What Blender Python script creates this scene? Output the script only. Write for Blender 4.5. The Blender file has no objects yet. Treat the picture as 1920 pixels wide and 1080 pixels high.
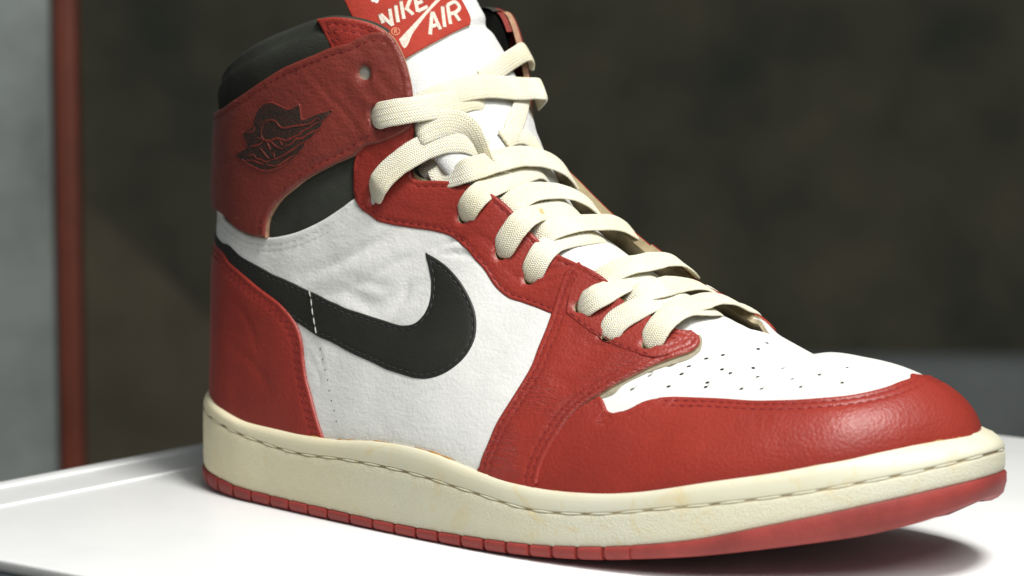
import bpy, bmesh, math, random, json
import numpy as np
from mathutils import Vector, Matrix
from mathutils.geometry import delaunay_2d_cdt

random.seed(7)
MM = .001
scn = bpy.context.scene
COL = scn.collection

# ---------------------------------------------------------------- camera
cd = bpy.data.cameras.new('camera'); camera = bpy.data.objects.new('camera', cd); COL.objects.link(camera)
scn.camera = camera
YAW, PIT = math.radians(38), math.radians(6.6)
back = Vector((math.sin(YAW)*math.cos(PIT), -math.cos(YAW)*math.cos(PIT), math.sin(PIT)))
rgt = (-back).cross(Vector((0, 0, 1))).normalized(); upv = rgt.cross(-back)
m = Matrix((rgt, upv, back)).transposed().to_4x4(); m.translation = Vector((693.152, -732.214, 182.757))*MM
camera.matrix_world = m
cd.sensor_width = 36; cd.lens = 5300/1920*36; cd.clip_start = .05; cd.clip_end = 60
cd.dof.use_dof = True; cd.dof.focus_distance = .90; cd.dof.aperture_fstop = 12

# ---------------------------------------------------------------- light of the display case and an added fill
world = bpy.data.worlds.new('World'); scn.world = world; world.use_nodes = True
bg = world.node_tree.nodes['Background']; bg.inputs[0].default_value = (.80, .86, .88, 1); bg.inputs[1].default_value = .165
def area(name, loc, aim, size, power, col=(1, .975, .94)):
    d = bpy.data.lights.new(name, 'AREA'); d.shape = 'DISK'; d.size = size; d.energy = power; d.color = col
    o = bpy.data.objects.new(name, d); COL.objects.link(o); o.location = Vector(loc)*MM
    o.rotation_euler = (Vector(aim)-Vector(loc)).to_track_quat('-Z', 'Y').to_euler(); return o
area('case_lamp', (590, -170, 880), (220, -20, 30), .28, 12.6)
area('wide_fill', (820, -460, 720), (150, -20, 60), .50, 5.2, (1, .985, .96))  # broad fill added to brighten the outer side and soften shadows

scn.view_settings.view_transform = 'Standard'; scn.view_settings.look = 'None'
scn.view_settings.exposure = 0.0; scn.view_settings.gamma = 1.0; scn.view_settings.use_curve_mapping = False

# ---------------------------------------------------------------- shoe geometry (millimetres, x to the toe, -y outer side, z up)
def hermite(keys, knots, q, period=None):
    """C1 interpolation of keys (n,d) at knots, non-uniform Catmull-Rom."""
    K = np.asarray(keys, float); t = np.asarray(knots, float)
    if period:
        K = np.vstack([K[-2:], K, K[:3]]); t = np.concatenate([t[-2:] - period, t, t[:3] + period])
        q = np.mod(q, period)
    else:
        K = np.vstack([2*K[0]-K[1], K, 2*K[-1]-K[-2]]); t = np.concatenate([[2*t[0]-t[1]], t, [2*t[-1]-t[-2]]])
    h = np.diff(t); s = np.diff(K, axis=0)/h[:, None]
    m = np.zeros_like(K)
    m[1:-1] = (s[:-1]*h[1:, None] + s[1:]*h[:-1, None])/(h[1:]+h[:-1])[:, None]
    m[0] = s[0]; m[-1] = s[-1]
    q = np.asarray(q, float)
    i = np.clip(np.searchsorted(t, q, side='right')-1, 1, len(t)-3)
    w = ((q-t[i])/h[i])[..., None]; hh = h[i][..., None]
    w2 = w*w; w3 = w2*w
    return (2*w3-3*w2+1)*K[i] + (w3-2*w2+w)*hh*m[i] + (-2*w3+3*w2)*K[i+1] + (w3-w2)*hh*m[i+1]

# sole plan outline, counter-clockwise from the toe tip along the outer side to the heel, back along the inner side
SOLE = np.array([(295.5,9),(295,0),(289.5,-11.5),(278,-25),(266,-34),(250,-43),(229,-51),(211,-55),(194,-57),(175,-58),(153,-57.2),
 (130,-55),(105,-52),(78,-48.2),(50,-43.6),(30,-40),(15,-34.5),(5,-27),(-2,-16),(-5,-3),
 (-4,10),(2,21),(13,30),(30,34.5),(55,36),(85,36.5),(115,37.5),(145,40.5),(170,45.5),(195,50.5),(215,53),(235,53),(255,50),(273,43),(286,32.5),(293,20)], float)
_d = np.linalg.norm(np.diff(np.vstack([SOLE, SOLE[:1]]), axis=0), axis=1)
SOLE_T = np.concatenate([[0], np.cumsum(_d)[:-1]]); SOLE_L = float(_d.sum())
def sole_xy(w): return hermite(SOLE, SOLE_T, w, SOLE_L)
def sole_nrm(w):
    a = sole_xy(np.asarray(w)+.5)-sole_xy(np.asarray(w)-.5); a /= np.linalg.norm(a, axis=-1, keepdims=True)
    return np.stack([a[..., 1], -a[..., 0]], -1)*-1.0
# heights along x : bottom, top of the red outsole, top of the cream midsole
ZX  = np.array([-8, 5, 20, 35, 50, 70, 84, 105, 130, 150, 166, 179, 194, 211, 229, 250, 266, 278, 290, 297], float)
ZB  = np.array([ 2, 1.0, .4, 0, 0, 0, 0, 0, 0, .3, .8, 1.5, 2.6, 4.6, 7.1,10.8,13.8,16.2,19.6,23], float)
ZR  = np.array([ 7.5,7.2,6.2,4.8,4.3,4.1,4.0,3.8,4.0,4.5,5.0,5.7,7.1, 9.3,12.6,18.2,22.6,26.0,29.4,31.3], float)
ZT  = np.array([35,33.5,30.0,27.2,26.4,26.2,26.9,28.9,28.0,24.9,22.9,22.3,23.0,25.2,29.0,33.1,37.2,39.9,41.8,42.6], float)
def zof(tab, x): return hermite(tab[:, None], ZX, np.clip(x, -8, 297))[..., 0]

# ribs of the upper : foot point B, handle d0, throat/topline point T, handle d1
LAT = [
 ((287,8,39),(.5,0,9),(258,5,60.8),(14,1,-1)),
 ((280.5,-10,37),(2,-1.5,11),(254,4,61.6),(14,-8,0)),
 ((269,-26,35),(1.5,-2.5,14),(248,4,62.2),(9,-14,0)),
 ((247,-39.5,30),(.5,-2.5,14),(242,3,63.0),(2,-19,.3)),
 ((225,-47.5,25),(0,-2.5,15),(234,2,62.3),(-1,-20,0)),
 ((205,-51.5,19),(0,-2,18),(222,1.5,67.2),(-3,-19,-1)),
 ((190,-53,17),(0,-1.5,20),(211,-6,69.8),(-4,-17,-5)),
 ((178,-53.5,16),(0,-1,20),(203,-14,69),(-4,-15,-9)),
 ((163,-53.5,17),(0,0,22),(188,-16,74),(-5,-13,-12)),
 ((145,-52.5,19),(0,1,25),(168,-16.5,85),(-6,-12,-16)),
 ((125,-50.5,22),(0,3,28),(150,-18,92),(-6,-10,-20)),
 ((106,-47.5,22),(0,4,30),(133,-20.5,106.5),(-6,-9,-22)),
 ((90,-45.5,20),(-1,4,32),(116,-22,114),(-4,-7,-24)),
 ((77,-43.5,20),(-2,5,34),(101,-24,124),(-4,-7,-26)),
 ((66,-42,20),(-2,5,36),(99,-24.5,144),(-5,-6,-28)),
 ((56,-40,20),(-2,5,38),(91,-27,160),(-5,-5,-30)),
 ((46,-38.5,21),(-1,5,40),(76,-33,165),(-4,-3,-34)),
 ((32,-35.5,22),(0,4,40),(54,-37,160),(-2,-1,-36)),
 ((17,-30.5,25),(0,3,42),(31,-35,151.5),(-1,0,-36)),
 ((6,-20.5,27),(-1,2,42),(13,-23,143.5),(-2,0,-36)),
 ((0,-2,29),(-2,0,40),(6,0,141),(-4,0,-36)),
]
MED = [  # heel towards the toe, inner side
 ((5,17,27),(-1,-1,42),(13,23,143.5),(-2,0,-36)),
 ((17,27,25),(0,-2,42),(31,35,151.5),(-1,0,-36)),
 ((32,31,22),(0,-3,40),(54,37,160),(-2,1,-36)),
 ((46,32,21),(-1,-2,40),(76,34,166),(-4,3,-34)),
 ((58,32.5,20),(-2,-2,38),(94,29,166),(-5,5,-30)),
 ((68,32.5,20),(-2,-2,36),(104,26,150),(-5,6,-28)),
 ((80,33,20),(-2,-2,34),(110,25,131),(-4,7,-26)),
 ((93,33.5,20),(-1,-2,32),(118,23.5,119),(-4,7,-24)),
 ((108,34,22),(0,-1,30),(134,21,108),(-6,9,-22)),
 ((126,35.5,22),(0,0,28),(151,19,97),(-6,10,-20)),
 ((146,38,19),(0,1,25),(169,17.5,87),(-6,12,-16)),
 ((165,41.5,17),(0,1,22),(189,17.5,77),(-5,13,-12)),
 ((180,45,16),(0,1.5,20),(205,16.5,70),(-4,15,-9)),
 ((192,47,17),(0,1.5,20),(213,9,70.3),(-4,17,-5)),
 ((207,49,19),(0,2,18),(222,1.5,67.2),(-3,19,-1)),
 ((226,49.5,25),(0,2.5,15),(234,2,62.3),(-1,20,-1)),
 ((247,47.5,30),(.5,2.5,14),(242,3,63.0),(2,19,-1)),
 ((268,41,35),(1.5,2.5,14),(248,4,62.2),(9,14,-1)),
 ((279.5,27,37),(2,1.5,10),(254,4,61.6),(14,8,-1)),
]
NL = len(LAT)-1
_KEYS = np.array([np.concatenate([np.array(a, float) for a in r]) for r in LAT+MED])
# knots: lateral keys spread 0..1 by mean edge length, medial 1..2 (toe keys mirror the lateral knots)
def _knots():
    B = _KEYS[:NL+1, 0:3]; T = _KEYS[:NL+1, 6:9]
    d = .5*np.linalg.norm(np.diff(B, axis=0), axis=1)+.5*np.linalg.norm(np.diff(T, axis=0), axis=1)
    k = np.concatenate([[0], np.cumsum(d)]); k /= k[-1]
    return np.concatenate([k, 2-k[1:-1][::-1]])
KNOT = _knots()
def S(u, v):
    """point of the upper; u 0 toe - 1 heel - 2 toe, v 0 sole - 1 topline"""
    u, v = np.broadcast_arrays(np.asarray(u, float), np.asarray(v, float))
    k = hermite(_KEYS, KNOT, u, 2.0)
    B = k[..., 0:3]; T = k[..., 6:9]; C1 = B+k[..., 3:6]*1.0; C2 = T+k[..., 9:12]
    w = v[..., None]; m = 1-w
    return m**3*B+3*m*m*w*C1+3*m*w*w*C2+w**3*T
def SN(u, v, e=.004):
    u, v = np.broadcast_arrays(np.asarray(u, float), np.asarray(v, float))
    v0 = np.clip(v-e, 0, 1); v1 = np.clip(v+e, 0, 1)
    a = S(u+e*.5, v)-S(u-e*.5, v); b = S(u, v1)-S(u, v0)
    n = np.cross(b, a); n /= np.linalg.norm(n, axis=-1, keepdims=True)+1e-12
    return n
# tongue : spine point, half width, drop of the edges, twist (degrees)
TG = np.array([(226,1,62,14,3,0),(212,1,66.5,18,4,0),(192,0,73,21,6,0),(168,0,85,23,8,0),(148,0,95,25,9,0),(131,0,108.5,27,9,0),(120.5,0,123,28,10,4),(112,-1,136.5,28,11,12),(103.5,-2,147,27,10,20),(96,-3.5,155,25.5,7,27),(89.5,-5,164,25,5,30),(83.5,-7,175,25,5,30),(77.5,-9,187,24,5,30)], float)
_tk = np.concatenate([[0], np.cumsum(np.linalg.norm(np.diff(TG[:, :3], axis=0), axis=1))]); _tk /= _tk[-1]
def TGS(s, t):
    s, t = np.broadcast_arrays(np.asarray(s, float), np.asarray(t, float))
    k = hermite(TG, _tk, s); e = .006
    a = hermite(TG, _tk, np.clip(s+e, 0, 1))[..., :3]-hermite(TG, _tk, np.clip(s-e, 0, 1))[..., :3]
    a /= np.linalg.norm(a, axis=-1, keepdims=True)
    yv = np.zeros_like(a); yv[..., 1] = 1; yv -= a*(yv*a).sum(-1, keepdims=True); yv /= np.linalg.norm(yv, axis=-1, keepdims=True)
    n = np.cross(a, yv); n = np.where(n[..., :1] < 0, -n, n)
    tw = np.radians(k[..., 5:6]); c = np.cos(tw); si = np.sin(tw)
    ac = yv*c+n*si; nn = n*c-yv*si
    return k[..., :3]+ac*(k[..., 3]*t*(1-.10*t*t))[..., None]-nn*(k[..., 4]*np.abs(t)**2.2)[..., None]
def TGN(s, t, e=.004):
    s, t = np.broadcast_arrays(np.asarray(s, float), np.asarray(t, float))
    a = TGS(np.clip(s+e, 0, 1), t)-TGS(np.clip(s-e, 0, 1), t); b = TGS(s, t+e)-TGS(s, t-e)
    n = np.cross(b, a); n /= np.linalg.norm(n, axis=-1, keepdims=True)+1e-12
    return n

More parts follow.
